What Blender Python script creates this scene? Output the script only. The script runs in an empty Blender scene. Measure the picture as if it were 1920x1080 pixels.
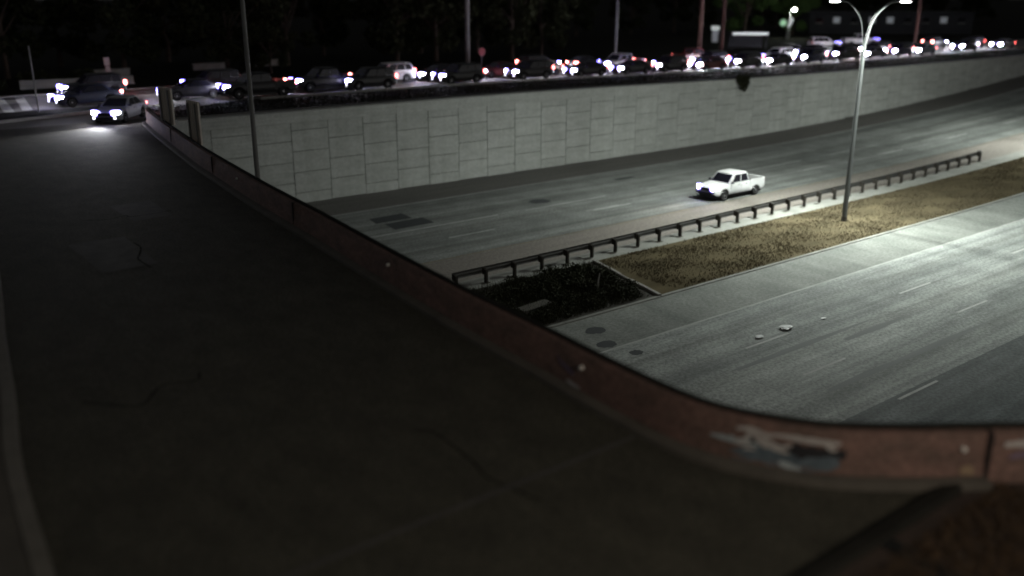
import bpy, bmesh, math, random
import numpy as np
from mathutils import Vector, Matrix

R = math.radians
rnd = random.Random(11)
nrng = np.random.default_rng(5)
sc = bpy.context.scene
COL = sc.collection

# ------------------------------------------------------------------ camera
cam_d = bpy.data.cameras.new('camera')
cam_d.sensor_width = 36.0
cam_d.lens = 31.875
cam_d.clip_end = 3000
cam_d.dof.use_dof = True
cam_d.dof.focus_distance = 39.0
cam_d.dof.aperture_fstop = 0.15
cam = bpy.data.objects.new('camera', cam_d)
cam.location = (0, 0, 14.5)
cam.rotation_euler = (R(90 - 18.02), 0, R(-37.8))
COL.objects.link(cam)
sc.camera = cam

# ------------------------------------------------------------------ world, night sky and added fill light
world = bpy.data.worlds.new('World')
sc.world = world
world.use_nodes = True
wn = world.node_tree
wn.nodes.clear()
w_out = wn.nodes.new('ShaderNodeOutputWorld')
w_bg = wn.nodes.new('ShaderNodeBackground')
w_sky = wn.nodes.new('ShaderNodeTexSky')
w_sky.sky_type = 'NISHITA'
w_sky.sun_disc = False
w_sky.sun_elevation = R(12)
w_sky.sun_rotation = R(150)
w_hsv = wn.nodes.new('ShaderNodeHueSaturation')
w_hsv.inputs['Saturation'].default_value = 0.12
w_bg.inputs['Strength'].default_value = 0.0145
wn.links.new(w_sky.outputs[0], w_hsv.inputs['Color'])
wn.links.new(w_hsv.outputs[0], w_bg.inputs['Color'])
wn.links.new(w_bg.outputs[0], w_out.inputs['Surface'])

fill_d = bpy.data.lights.new('night_fill', 'SUN')  # unseen lamp, added for a little general light
fill_d.energy = 0.006
fill_d.angle = R(4)
fill_d.color = (1.0, 0.93, 0.84)
fill_sun = bpy.data.objects.new('night_fill', fill_d)
fill_sun.rotation_euler = (R(50), 0, R(-150))
COL.objects.link(fill_sun)

vs = sc.view_settings
vs.view_transform = 'Standard'
vs.look = 'None'
vs.exposure = 0.0
vs.gamma = 1.0
vs.use_curve_mapping = False
sc.render.filter_size = 1.7
sc.cycles.filter_width = 1.7
sc.cycles.max_bounces = 5
sc.cycles.sample_clamp_indirect = 0.3
sc.cycles.use_denoising = True


# ------------------------------------------------------------------ helpers
def tag(o, label=None, cat=None, group=None, kind=None):
    if label: o['label'] = label
    if cat: o['category'] = cat
    if group: o['group'] = group
    if kind: o['kind'] = kind
    return o


def empty(name, loc=(0, 0, 0), rz=0.0):
    o = bpy.data.objects.new(name, None)
    o.empty_display_size = 0.2
    o.location = loc
    o.rotation_euler = (0, 0, rz)
    COL.objects.link(o)
    return o


def link_mesh(name, me, parent=None, loc=None):
    o = bpy.data.objects.new(name, me)
    COL.objects.link(o)
    if parent: o.parent = parent
    if loc is not None: o.location = loc
    return o


class MB:
    """collects faces, builds one mesh"""
    def __init__(s):
        s.v = []; s.f = []

    def quad(s, a, b, c, d):
        n = len(s.v); s.v += [tuple(a), tuple(b), tuple(c), tuple(d)]; s.f.append((n, n + 1, n + 2, n + 3)); return s

    def box(s, lo, hi, M=None):
        x0, y0, z0 = lo; x1, y1, z1 = hi
        p = [(x0, y0, z0), (x1, y0, z0), (x1, y1, z0), (x0, y1, z0), (x0, y0, z1), (x1, y0, z1), (x1, y1, z1), (x0, y1, z1)]
        if M is not None: p = [tuple(M @ Vector(q)) for q in p]
        n = len(s.v); s.v += p
        for f in ((0, 3, 2, 1), (4, 5, 6, 7), (0, 1, 5, 4), (1, 2, 6, 5), (2, 3, 7, 6), (3, 0, 4, 7)):
            s.f.append(tuple(n + i for i in f))
        return s

    def tube(s, pts, rad, seg=10, cap=True):
        pts = [Vector(p) for p in pts]
        if not hasattr(rad, '__len__'): rad = [rad] * len(pts)
        n0 = len(s.v); up = None
        for i, p in enumerate(pts):
            d = (pts[min(i + 1, len(pts) - 1)] - pts[max(i - 1, 0)]).normalized()
            if up is None:
                up = Vector((0, 0, 1)) if abs(d.z) < 0.9 else Vector((1, 0, 0))
            a = d.cross(up).normalized(); b = a.cross(d).normalized(); up = b
            for k in range(seg):
                t = 2 * math.pi * k / seg
                s.v.append(tuple(p + a * math.cos(t) * rad[i] + b * math.sin(t) * rad[i]))
        for i in range(len(pts) - 1):
            for k in range(seg):
                k2 = (k + 1) % seg
                s.f.append((n0 + i * seg + k, n0 + i * seg + k2, n0 + (i + 1) * seg + k2, n0 + (i + 1) * seg + k))
        if cap:
            s.f.append(tuple(n0 + k for k in range(seg))[::-1])
            m = n0 + (len(pts) - 1) * seg
            s.f.append(tuple(m + k for k in range(seg)))
        return s

    def rings(s, rings, close=True, cap=True):
        n0 = len(s.v); k = len(rings[0])
        for r in rings: s.v += [tuple(p) for p in r]
        for i in range(len(rings) - 1):
            for j in range(k if close else k - 1):
                j2 = (j + 1) % k
                s.f.append((n0 + i * k + j, n0 + i * k + j2, n0 + (i + 1) * k + j2, n0 + (i + 1) * k + j))
        if cap:
            s.f.append(tuple(n0 + j for j in range(k))[::-1])
            m = n0 + (len(rings) - 1) * k
            s.f.append(tuple(m + j for j in range(k)))
        return s

    def lathe_y(s, prof, seg=20, c=(0, 0, 0)):
        """profile of (y, r) spun about the y axis"""
        rr = []
        for y, r in prof:
            rr.append([(c[0] + r * math.cos(2 * math.pi * k / seg), c[1] + y, c[2] + r * math.sin(2 * math.pi * k / seg)) for k in range(seg)])
        return s.rings(rr)

    def mesh(s, name, mat=None, smooth=None, bevel=0):
        me = bpy.data.meshes.new(name)
        me.from_pydata(s.v, [], s.f)
        bm = bmesh.new(); bm.from_mesh(me)
        bmesh.ops.recalc_face_normals(bm, faces=bm.faces)
        if bevel:
            bmesh.ops.bevel(bm, geom=[e for e in bm.edges if e.calc_face_angle(0) > 0.6], offset=bevel, segments=1, affect='EDGES', clamp_overlap=True)
        bm.to_mesh(me); bm.free()
        if smooth is not None:
            me.shade_smooth(); me.set_sharp_from_angle(angle=R(smooth))
        if mat: me.materials.append(mat)
        return me

    def build(s, name, mat, parent=None, smooth=None, bevel=0, loc=None):
        return link_mesh(name, s.mesh(name, mat, smooth, bevel), parent, loc)


def raw_mesh(name, v, f, mat):
    me = bpy.data.meshes.new(name)
    me.from_pydata(v.tolist() if hasattr(v, 'tolist') else v, [], f.tolist() if hasattr(f, 'tolist') else f)
    me.materials.append(mat)
    return me


def catmull(pts, n=6):
    pts = [Vector(p) for p in pts]
    P = [pts[0] * 2 - pts[1]] + pts + [pts[-1] * 2 - pts[-2]]
    out = []
    for i in range(1, len(P) - 2):
        for k in range(n):
            t = k / n
            a, b, c, d = P[i - 1], P[i], P[i + 1], P[i + 2]
            out.append(0.5 * ((2 * b) + (c - a) * t + (2 * a - 5 * b + 4 * c - d) * t * t + (3 * b - a - 3 * c + d) * t ** 3))
    out.append(pts[-1])
    return out


# ------------------------------------------------------------------ materials
def _nt(name):
    m = bpy.data.materials.new(name); m.use_nodes = True
    nt = m.node_tree
    return m, nt, nt.nodes['Principled BSDF']


def mat(name, c1, c2=None, rough=0.8, scale=(1, 1, 1), detail=6, metal=0.0, bump=0.0, bscale=30, spread=0.5, space='pos', rand=0.0, spec=0.4, coat=0.0):
    """two-tone noise surface in world (pos) or object space"""
    m, nt, b = _nt(name)
    b.inputs['Roughness'].default_value = rough
    b.inputs['Metallic'].default_value = metal
    b.inputs['Specular IOR Level'].default_value = spec
    b.inputs['Coat Weight'].default_value = coat
    N, L = nt.nodes, nt.links
    if space == 'pos':
        src = N.new('ShaderNodeNewGeometry').outputs['Position']
    else:
        src = N.new('ShaderNodeTexCoord').outputs['Object']
    c2 = c2 or tuple(0.72 * k for k in c1)
    mp = N.new('ShaderNodeMapping'); mp.inputs['Scale'].default_value = scale
    L.new(src, mp.inputs['Vector'])
    no = N.new('ShaderNodeTexNoise'); no.inputs['Scale'].default_value = 1.0; no.inputs['Detail'].default_value = detail
    no.inputs['Roughness'].default_value = 0.62
    L.new(mp.outputs[0], no.inputs['Vector'])
    ramp = N.new('ShaderNodeValToRGB')
    ramp.color_ramp.elements[0].position = 0.5 - spread / 2; ramp.color_ramp.elements[0].color = (*c2, 1)
    ramp.color_ramp.elements[1].position = 0.5 + spread / 2; ramp.color_ramp.elements[1].color = (*c1, 1)
    L.new(no.outputs[0], ramp.inputs[0])
    col = ramp.outputs[0]
    if rand:
        oi = N.new('ShaderNodeObjectInfo')
        mr = N.new('ShaderNodeMapRange'); mr.inputs['To Min'].default_value = 1 - rand; mr.inputs['To Max'].default_value = 1 + rand
        L.new(oi.outputs['Random'], mr.inputs['Value'])
        hs = N.new('ShaderNodeHueSaturation'); L.new(mr.outputs[0], hs.inputs['Value']); L.new(col, hs.inputs['Color'])
        col = hs.outputs[0]
    L.new(col, b.inputs['Base Color'])
    if bump:
        n2 = N.new('ShaderNodeTexNoise'); n2.inputs['Scale'].default_value = bscale; n2.inputs['Detail'].default_value = 4
        L.new(src, n2.inputs['Vector'])
        bp = N.new('ShaderNodeBump'); bp.inputs['Strength'].default_value = bump; bp.inputs['Distance'].default_value = 0.02
        L.new(n2.outputs[0], bp.inputs['Height']); L.new(bp.outputs[0], b.inputs['Normal'])
    return m


def emit(name, color, strength):
    m, nt, b = _nt(name)
    b.inputs['Base Color'].default_value = (*[min(1, k) for k in color], 1)
    b.inputs['Roughness'].default_value = 0.25
    b.inputs['Emission Color'].default_value = (*color, 1)
    b.inputs['Emission Strength'].default_value = strength
    m.cycles.emission_sampling = 'FRONT'
    return m


def road_mat(name, pale, dark, band, cross, crossdark=0.75, lane0=0.0, lanew=3.6):
    """worn concrete: long streaks along x, faint wheel paths, cross joints"""
    m, nt, b = _nt(name)
    b.inputs['Roughness'].default_value = 0.78
    b.inputs['Specular IOR Level'].default_value = 0.35
    N, L = nt.nodes, nt.links
    g = N.new('ShaderNodeNewGeometry').outputs['Position']

    def noise(scale, detail=5):
        mp = N.new('ShaderNodeMapping'); mp.inputs['Scale'].default_value = scale; L.new(g, mp.inputs['Vector'])
        n = N.new('ShaderNodeTexNoise'); n.inputs['Scale'].default_value = 1; n.inputs['Detail'].default_value = detail
        L.new(mp.outputs[0], n.inputs['Vector']); return n.outputs[0]

    def ramp(v, p0, c0, p1, c1):
        r = N.new('ShaderNodeValToRGB'); e = r.color_ramp.elements
        e[0].position = p0; e[0].color = (*c0, 1); e[1].position = p1; e[1].color = (*c1, 1)
        L.new(v, r.inputs[0]); return r.outputs[0]

    def mul(a, c):
        x = N.new('ShaderNodeMix'); x.data_type = 'RGBA'; x.blend_type = 'MULTIPLY'; x.inputs[0].default_value = 1
        L.new(a, x.inputs[6]); L.new(c, x.inputs[7]); return x.outputs[2]

    col = ramp(noise((0.018, band, 1), 4), 0.38, dark, 0.62, pale)
    w1 = (0.82,) * 3; o1 = (1.06,) * 3
    col = mul(col, ramp(noise((0.06, 2.2, 1), 3), 0.4, w1, 0.6, o1))
    col = mul(col, ramp(noise((0.5, 0.6, 1), 6), 0.35, (0.8,) * 3, 0.65, (1.1,) * 3))
    col = mul(col, ramp(noise((7, 7, 1), 2), 0.36, (0.72,) * 3, 0.64, (1.2,) * 3))
    col = mul(col, ramp(noise((22, 22, 1), 2), 0.36, (0.8,) * 3, 0.64, (1.15,) * 3))
    # cross joints
    sx = N.new('ShaderNodeSeparateXYZ'); L.new(g, sx.inputs[0])
    md = N.new('ShaderNodeMath'); md.operation = 'PINGPONG'; md.inputs[1].default_value = cross / 2; L.new(sx.outputs[0], md.inputs[0])
    col = mul(col, ramp(md.outputs[0], 0.012, (crossdark,) * 3, 0.05, (1, 1, 1)))
    # oil line in each lane centre
    ad = N.new('ShaderNodeMath'); ad.operation = 'SUBTRACT'; ad.inputs[1].default_value = lane0; L.new(sx.outputs[1], ad.inputs[0])
    dv = N.new('ShaderNodeMath'); dv.operation = 'DIVIDE'; dv.inputs[1].default_value = lanew; L.new(ad.outputs[0], dv.inputs[0])
    pp = N.new('ShaderNodeMath'); pp.operation = 'PINGPONG'; pp.inputs[1].default_value = 0.5; L.new(dv.outputs[0], pp.inputs[0])
    col = mul(col, ramp(pp.outputs[0], 0.28, (1, 1, 1), 0.5, (0.74, 0.74, 0.73)))
    L.new(col, b.inputs['Base Color'])
    bp = N.new('ShaderNodeBump'); bp.inputs['Strength'].default_value = 0.25; bp.inputs['Distance'].default_value = 0.01
    L.new(noise((25, 25, 1), 3), bp.inputs['Height']); L.new(bp.outputs[0], b.inputs['Normal'])
    return m


M = {}
M['road_up'] = road_mat('upper_carriageway_concrete', (0.30, 0.31, 0.295), (0.205, 0.215, 0.205), 0.42, 4.6, 0.85, 42.0, 3.45)
M['road_low'] = road_mat('lower_carriageway_concrete', (0.50, 0.52, 0.495), (0.25, 0.265, 0.255), 0.40, 4.6, 0.8, 15.7, 3.4)
M['shoulder_pale'] = mat('pale_shoulder', (0.28, 0.25, 0.225), (0.2, 0.18, 0.16), scale=(0.12, 1.2, 1), bump=0.2)
M['shoulder_low'] = mat('low_shoulder', (0.30, 0.31, 0.285), (0.17, 0.18, 0.165), scale=(0.5, 0.25, 1), bump=0.2, spread=0.35)
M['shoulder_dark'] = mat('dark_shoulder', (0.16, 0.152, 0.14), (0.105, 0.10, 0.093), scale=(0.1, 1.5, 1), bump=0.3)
M['asphalt'] = mat('bridge_asphalt', (0.092, 0.090, 0.070), (0.055, 0.054, 0.043), scale=(1.6, 0.9, 1), bump=0.4, bscale=60, rough=0.9, spec=0.15)
def add_grain(m, scales, lo=.7, hi=1.25):
    nt = m.node_tree; N, L = nt.nodes, nt.links; b = N['Principled BSDF']
    src = b.inputs['Base Color'].links[0].from_socket
    g = N.new('ShaderNodeNewGeometry').outputs['Position']
    for sc_ in scales:
        n = N.new('ShaderNodeTexNoise'); n.inputs['Scale'].default_value = sc_; n.inputs['Detail'].default_value = 2; L.new(g, n.inputs['Vector'])
        r = N.new('ShaderNodeValToRGB'); e = r.color_ramp.elements
        e[0].position = .36; e[0].color = (lo, lo, lo, 1); e[1].position = .64; e[1].color = (hi, hi, hi, 1); L.new(n.outputs[0], r.inputs[0])
        x = N.new('ShaderNodeMix'); x.data_type = 'RGBA'; x.blend_type = 'MULTIPLY'; x.inputs[0].default_value = 1
        L.new(src, x.inputs[6]); L.new(r.outputs[0], x.inputs[7]); src = x.outputs[2]
    L.new(src, b.inputs['Base Color'])
    return m


add_grain(M['asphalt'], (16, 45), .72, 1.25)
add_grain(M['shoulder_pale'], (6, 18), .8, 1.15)
add_grain(M['shoulder_low'], (6, 18), .8, 1.15)
add_grain(M['shoulder_dark'], (6, 18), .8, 1.15)
M['front_road'] = mat('frontage_road', (0.2, 0.19, 0.18), (0.12, 0.115, 0.11), scale=(0.08, 1.1, 1), bump=0.2)
M['patch'] = mat('asphalt_patch', (0.06, 0.065, 0.068), (0.04, 0.042, 0.045), scale=(2, 2, 1))
M['streak'] = mat('tyre_streak', (0.25, 0.26, 0.255), (0.19, 0.2, 0.195), scale=(.3, 3, 1))
M['paint'] = mat('worn_white_paint', (0.68, 0.68, 0.66), (0.4, 0.4, 0.39), scale=(1.5, 6, 1), spread=0.4)
M['paint_dim'] = mat('faded_paint', (0.62, 0.62, 0.6), (0.32, 0.32, 0.3), scale=(0.9, 6, 1), spread=0.4)
M['yellow_paint'] = mat('faded_yellow_paint', (0.30, 0.22, 0.12), (0.12, 0.10, 0.075), scale=(0.5, 6, 1), spread=0.45)
M['concrete'] = mat('concrete', (0.42, 0.42, 0.39), (0.28, 0.28, 0.26), scale=(0.7, 0.7, 1.4), bump=0.2)
M['kerb'] = mat('kerb_concrete', (0.36, 0.35, 0.32), (0.22, 0.21, 0.19), scale=(1.5, 1.5, 1.5), bump=0.2)
M['dark_kerb'] = mat('dark_kerb', (0.14, 0.13, 0.11), (0.08, 0.075, 0.064), scale=(1.5, 1.5, 1.5), bump=0.2)
M['strip'] = mat('mow_strip', (0.34, 0.34, 0.315), (0.2, 0.2, 0.18), scale=(0.8, 1.2, 1), bump=0.2)
M['soil'] = mat('dark_soil', (0.05, 0.042, 0.03), (0.025, 0.022, 0.016), scale=(1.2, 1.2, 1), bump=0.6, bscale=8)
M['median'] = mat('dry_grass_ground', (0.135, 0.111, 0.069), (0.085, 0.071, 0.045), scale=(0.35, 0.8, 1), bump=0.8, bscale=9, spread=0.3, spec=0.0, rough=1.0)
M['blade'] = mat('dry_grass_blades', (0.145, 0.12, 0.08), (0.105, 0.088, 0.059), scale=(0.35, 0.7, 1), spread=0.28, spec=0.0, rough=1.0)
M['dark_grass'] = mat('dark_grass_ground', (0.02, 0.019, 0.014), (0.011, 0.011, 0.009), scale=(0.4, 0.6, 1), bump=0.8, bscale=6, spec=0.05, rough=1)
M['dark_blade'] = mat('dark_grass_blades', (0.02, 0.02, 0.013), (0.011, 0.011, 0.008), scale=(0.5, 0.7, 1), spec=0.05, rough=1)
M['leaf'] = mat('dark_leaves', (0.035, 0.04, 0.018), (0.02, 0.024, 0.011), scale=(0.8, 0.8, 0.8), spec=0.1)
M['leaf_green'] = mat('green_leaves', (0.07, 0.12, 0.035), (0.04, 0.07, 0.02), scale=(0.8, 0.8, 0.8), spec=0.15)
M['shrub'] = mat('shrub_leaves', (0.05, 0.052, 0.03), (0.022, 0.025, 0.014), scale=(1.5, 1.5, 1.5), spec=0.1)
M['bark'] = mat('bark', (0.08, 0.055, 0.04), (0.04, 0.03, 0.022), scale=(4, 4, 0.6), bump=0.5)
M['wood_pole'] = mat('utility_pole_wood', (0.08, 0.038, 0.028), (0.045, 0.023, 0.018), scale=(5, 5, 0.4), bump=0.3)
M['galv'] = mat('galvanised_steel', (0.15, 0.157, 0.155), (0.105, 0.11, 0.11), scale=(2, 2, 0.5), rough=0.55, metal=0.25)
M['pole_dark'] = mat('weathered_steel_pole', (0.24, 0.24, 0.225), (0.15, 0.15, 0.14), scale=(3, 3, 0.6), rough=0.6)
M['rail'] = mat('dark_rail_steel', (0.11, 0.108, 0.103), (0.065, 0.063, 0.06), scale=(0.8, 3, 3), rough=0.75, spec=0.2)
M['post'] = mat('dark_timber_post', (0.06, 0.054, 0.047), (0.035, 0.031, 0.027), scale=(6, 6, 2), rough=0.9, spec=0.1)
M['parapet'] = mat('stained_brown_parapet', (0.235, 0.142, 0.118), (0.12, 0.085, 0.07), scale=(1.6, 1.1, 2.6), bump=0.4, spread=0.4)
M['parapet_cap'] = mat('dark_parapet_cap', (0.03, 0.03, 0.026), (0.016, 0.016, 0.014), scale=(1, 1, 1), rough=0.9, spec=0.1)
M['reflector'] = mat('white_reflector', (0.9, 0.9, 0.86), (0.85, 0.85, 0.8), rough=0.3)
M['sign_back'] = mat('ribbed_sign_aluminium', (0.85, 0.78, 0.7), (0.6, 0.54, 0.48), scale=(4, 4, 1.2), rough=0.7, metal=0.0)
M['black'] = mat('black_plastic', (0.015, 0.015, 0.016), (0.01, 0.01, 0.011), rough=0.5)
M['tyre'] = mat('tyre_rubber', (0.018, 0.018, 0.018), (0.012, 0.012, 0.012), rough=0.9, spec=0.1)
M['rim'] = mat('alloy_rim', (0.55, 0.55, 0.57), (0.42, 0.42, 0.44), rough=0.35, metal=0.6, space='obj')
M['glass'] = mat('tinted_glass', (0.012, 0.012, 0.018), (0.008, 0.008, 0.012), rough=0.08, spec=0.5)
M['plate'] = mat('licence_plate', (0.7, 0.7, 0.7), (0.6, 0.6, 0.6), rough=0.5)
M['red_sign'] = mat('red_sign', (0.22, 0.018, 0.018), (0.16, 0.014, 0.014), rough=0.4)
M['head_glow'] = emit('headlight_led', (0.88, 0.86, 1.0), 170)
M['head_halo'] = emit('headlight_halo_rim', (0.22, 0.18, 1.0), 24)  # blue emission standing in for the halo round a headlight
M['head_bloom'] = emit('headlight_far_bloom', (0.9, 0.88, 1.0), 1300)  # far headlights over-brightened so their blur swells like bloom
M['bloom_glow'] = emit('added_bloom', (0.9, 0.88, 1.0), 5)  # glow of discs added to widen the headlight bloom
M['head_warm'] = emit('headlight_warm', (1.0, 0.9, 0.9), 70)
M['tail_glow'] = emit('taillight_red', (1.0, 0.13, 0.12), 20.0)
M['brake_glow'] = emit('brakelight_red', (1.0, 0.20, 0.18), 30.0)
M['tail_off'] = mat('red_lens', (0.4, 0.03, 0.03), (0.35, 0.03, 0.03), rough=.3)
M['lamp_glow'] = emit('lamp_led', (0.95, 1.0, 0.92), 60)
M['lit_white'] = emit('lit_white_panel', (0.80, 0.86, 0.84), 0.42)
M['lit_green'] = emit('lit_green_sign', (0.35, 0.65, 0.38), 0.5)
M['lit_soft'] = emit('lit_soft_panel', (0.75, 0.8, 0.85), 0.07)


def wall_mat():
    m, nt, b = _nt('retaining_panel_concrete')
    N, L = nt.nodes, nt.links
    b.inputs['Roughness'].default_value = 0.85
    b.inputs['Specular IOR Level'].default_value = 0.2
    g = N.new('ShaderNodeNewGeometry').outputs['Position']
    mp = N.new('ShaderNodeMapping'); mp.inputs['Scale'].default_value = (0.6, 1, 2.4); L.new(g, mp.inputs[0])
    no = N.new('ShaderNodeTexNoise'); no.inputs['Scale'].default_value = 1; no.inputs['Detail'].default_value = 6; L.new(mp.outputs[0], no.inputs[0])
    ra = N.new('ShaderNodeValToRGB'); e = ra.color_ramp.elements
    e[0].position = 0.3; e[0].color = (0.45, 0.46, 0.435, 1); e[1].position = 0.7; e[1].color = (0.54, 0.55, 0.525, 1)
    L.new(no.outputs[0], ra.inputs[0])
    oi = N.new('ShaderNodeObjectInfo')
    mr = N.new('ShaderNodeMapRange'); mr.inputs['To Min'].default_value = 0.94; mr.inputs['To Max'].default_value = 1.05
    L.new(oi.outputs['Random'], mr.inputs['Value'])
    hs = N.new('ShaderNodeHueSaturation'); L.new(mr.outputs[0], hs.inputs['Value']); L.new(ra.outputs[0], hs.inputs['Color'])
    # rain streaks
    mp2 = N.new('ShaderNodeMapping'); mp2.inputs['Scale'].default_value = (1.6, 1, 0.12); L.new(g, mp2.inputs[0])
    n2 = N.new('ShaderNodeTexNoise'); n2.inputs['Scale'].default_value = 1; n2.inputs['Detail'].default_value = 4; L.new(mp2.outputs[0], n2.inputs[0])
    r2 = N.new('ShaderNodeValToRGB'); e = r2.color_ramp.elements
    e[0].position = 0.3; e[0].color = (0.9, 0.9, 0.89, 1); e[1].position = 0.55; e[1].color = (1, 1, 1, 1)
    L.new(n2.outputs[0], r2.inputs[0])
    mx = N.new('ShaderNodeMix'); mx.data_type = 'RGBA'; mx.blend_type = 'MULTIPLY'; mx.inputs[0].default_value = 1
    L.new(hs.outputs[0], mx.inputs[6]); L.new(r2.outputs[0], mx.inputs[7])
    L.new(mx.outputs[2], b.inputs['Base Color'])
    # board ribs
    sx = N.new('ShaderNodeSeparateXYZ'); L.new(g, sx.inputs[0])
    pp = N.new('ShaderNodeMath'); pp.operation = 'PINGPONG'; pp.inputs[1].default_value = 0.125; L.new(sx.outputs[2], pp.inputs[0])
    bp = N.new('ShaderNodeBump'); bp.inputs['Strength'].default_value = 0.6; bp.inputs['Distance'].default_value = 0.2
    L.new(pp.outputs[0], bp.inputs['Height']); L.new(bp.outputs[0], b.inputs['Normal'])
    return m


M['wall'] = wall_mat()
add_grain(M['wall'], (5, 14), .93, 1.06)
add_grain(M['parapet'], (9, 24), .82, 1.15)
M['joint'] = mat('dark_joint', (0.045, 0.045, 0.042), (0.03, 0.03, 0.028))


# ------------------------------------------------------------------ levels
def smooth(a, b, x):
    t = min(1, max(0, (x - a) / (b - a))); return t * t * (3 - 2 * t)


def zu(x):                                   # upper ground and frontage road
    return 6.8 - 0.55 * smooth(40, 92, x)


def hz(x):                                   # sunken highway, climbing to grade on the right
    if x < 60: return 0.0
    if x < 130: return (x - 60) ** 2 / 1910
    z = 70 ** 2 / 1910 + (x - 130) * 2 * 70 / 1910
    return min(z, zu(x) - 0.1)


def strip(name, mt, xs, y0, y1, zf, parent=None, off=0.0, ny=1):
    m = MB(); v = []; f = []
    ys = [y0 + (y1 - y0) * j / ny for j in range(ny + 1)]
    for x in xs:
        for y in ys: v.append((x, y, zf(x) + off))
    k = ny + 1
    for i in range(len(xs) - 1):
        for j in range(ny): f.append((i * k + j, (i + 1) * k + j, (i + 1) * k + j + 1, i * k + j + 1))
    m.v = v; m.f = f
    return m.build(name, mt, parent)


XH = [-300, -100, 0] + list(range(10, 132, 3)) + [140, 150, 160, 170, 180, 200, 300, 600, 1500]
XU = [-900, -300, -60, 0, 20, 40] + list(range(44, 96, 4)) + [120, 200, 400, 1500]

# ------------------------------------------------------------------ ground and highway
tag(strip('ground', M['dark_grass'], XU, 60.62, 1500, zu, off=-0.04), kind='structure')
up = tag(strip('upper_carriageway', M['road_up'], XH, 41.6, 55.5, hz), kind='structure')
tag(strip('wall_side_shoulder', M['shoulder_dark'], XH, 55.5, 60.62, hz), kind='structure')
tag(strip('median_side_shoulder', M['shoulder_pale'], XH, 37.7, 41.6, hz), kind='structure')
tag(strip('mow_strip', M['strip'], XH, 36.15, 37.7, hz, off=0.02), kind='structure')
low = tag(strip('lower_carriageway', M['road_low'], XH, 15.9, 26.0, hz), kind='structure')
tag(strip('outer_lanes', road_mat('outer_lane_asphalt', (0.19, 0.205, 0.205), (0.12, 0.13, 0.13), 0.4, 9.2, 0.9, 15.7, 3.4), XH, 2.0, 15.9, hz), kind='structure')
tag(strip('lower_shoulder', M['shoulder_low'], XH, 26.0, 29.5, hz), kind='structure')

# median: rough grass, slightly domed
mv = []; mf = []
xm = [33.0] + [34 + i * 1.0 for i in range(60)] + [100, 110, 130, 160, 300, 1500]
ysm = [29.62 + (36.15 - 29.62) * j / 8 for j in range(9)]
for x in xm:
    for j, y in enumerate(ysm):
        e = math.sin(math.pi * j / 8)
        xx = x if x > 33.5 else 32.35 + (y - 29.5) * 0.235
        mv.append((xx, y, hz(x) + 0.03 + 0.10 * e + rnd.uniform(-0.03, 0.03) * e))
for i in range(len(xm) - 1):
    for j in range(8): mf.append((i * 9 + j, (i + 1) * 9 + j, (i + 1) * 9 + j + 1, i * 9 + j + 1))
mm = MB(); mm.v = mv; mm.f = mf
tag(mm.build('median_ground', M['median'], smooth=60), kind='structure')
strip_soil = tag(strip('median_soil', M['soil'], [-200, 5, 20, 33.9], 29.62, 36.15, lambda x: 0.015), kind='structure')

# concrete edging of the median
ke = MB()
for a, b in zip(range(22, 150, 4), range(26, 154, 4)):
    ke.rings([[(x, 29.44, hz(x) - 0.02), (x, 29.46, hz(x) + 0.055), (x, 29.64, hz(x) + 0.06), (x, 29.66, hz(x) - 0.02)] for x in (a, b - 0.02)])
tag(ke.build('median_edging', M['strip']), kind='structure')
kb = MB()
pA, pB = Vector((33.95, 36.2, 0)), Vector((32.32, 29.55, 0))
nx = (pB - pA).normalized().cross(Vector((0, 0, 1)))
ring = []
for i in range(9):
    p = pA.lerp(pB, i / 8) + Vector((0, 0, 0.13 + rnd.uniform(-0.01, 0.01)))
    ring.append([p - nx * 0.11 - Vector((0, 0, 0.14)), p - nx * 0.09, p + nx * 0.09, p + nx * 0.11 - Vector((0, 0, 0.14))])
kb.rings(ring)
tag(kb.build('median_cross_kerb', M['kerb']), kind='structure')


# markings and patches, children of the carriageways
def mark(par, x0, x1, y, w, mt=None, name='lane_marking'):
    xs = [x0 + (x1 - x0) * i / max(1, int((x1 - x0) / 6)) for i in range(max(1, int((x1 - x0) / 6)) + 1)]
    return strip(name, mt or M['paint'], xs, y - w / 2, y + w / 2, hz, par, off=0.006)


for k in range(10):                                  # lower carriageway dashes
    mark(low, 30.1 + 12.2 * k, 33.1 + 12.2 * k, 22.45, 0.12)
    mark(low, 29.6 + 12.2 * k, 32.5 + 12.2 * k, 19.2, 0.12)
    mark(low, 30.5 + 12.2 * k, 33.3 + 12.2 * k, 15.65, 0.12)
mark(low, 10, 150, 25.9, 0.12, M['paint_dim'], 'edge_line')
for k in range(10):                                  # upper carriageway dashes
    mark(up, 30.4 + 12.2 * k, 34.0 + 12.2 * k, 45.6, 0.12)
    mark(up, 42.1 + 12.2 * k, 45.2 + 12.2 * k, 45.8, 0.1, M['paint_dim'])
mark(up, 26.5, 36.5, 48.65, 0.15)
for k in range(9):
    mark(up, 38.8 + 12.2 * k, 46.5 + 12.2 * k, 48.55, 0.13, M['paint_dim'])
mark(up, 12, 140, 41.75, 0.14, M['yellow_paint'], 'edge_line')
mark(up, 12, 140, 55.3, 0.13, M['paint_dim'], 'edge_line')


def patch(par, pts, name='asphalt_patch', off=0.005, mt=None):
    m = MB(); m.v = [(x, y, hz(x) + off) for x, y in pts]; m.f = [tuple(range(len(pts)))]
    return m.build(name, mt or M['patch'], par)


def blob(cx, cy, rx, ry, n=18):
    return [(cx + rx * math.cos(6.283 * i / n) * rnd.uniform(.82, 1.1), cy + ry * math.sin(6.283 * i / n) * rnd.uniform(.82, 1.1)) for i in range(n)]


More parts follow.
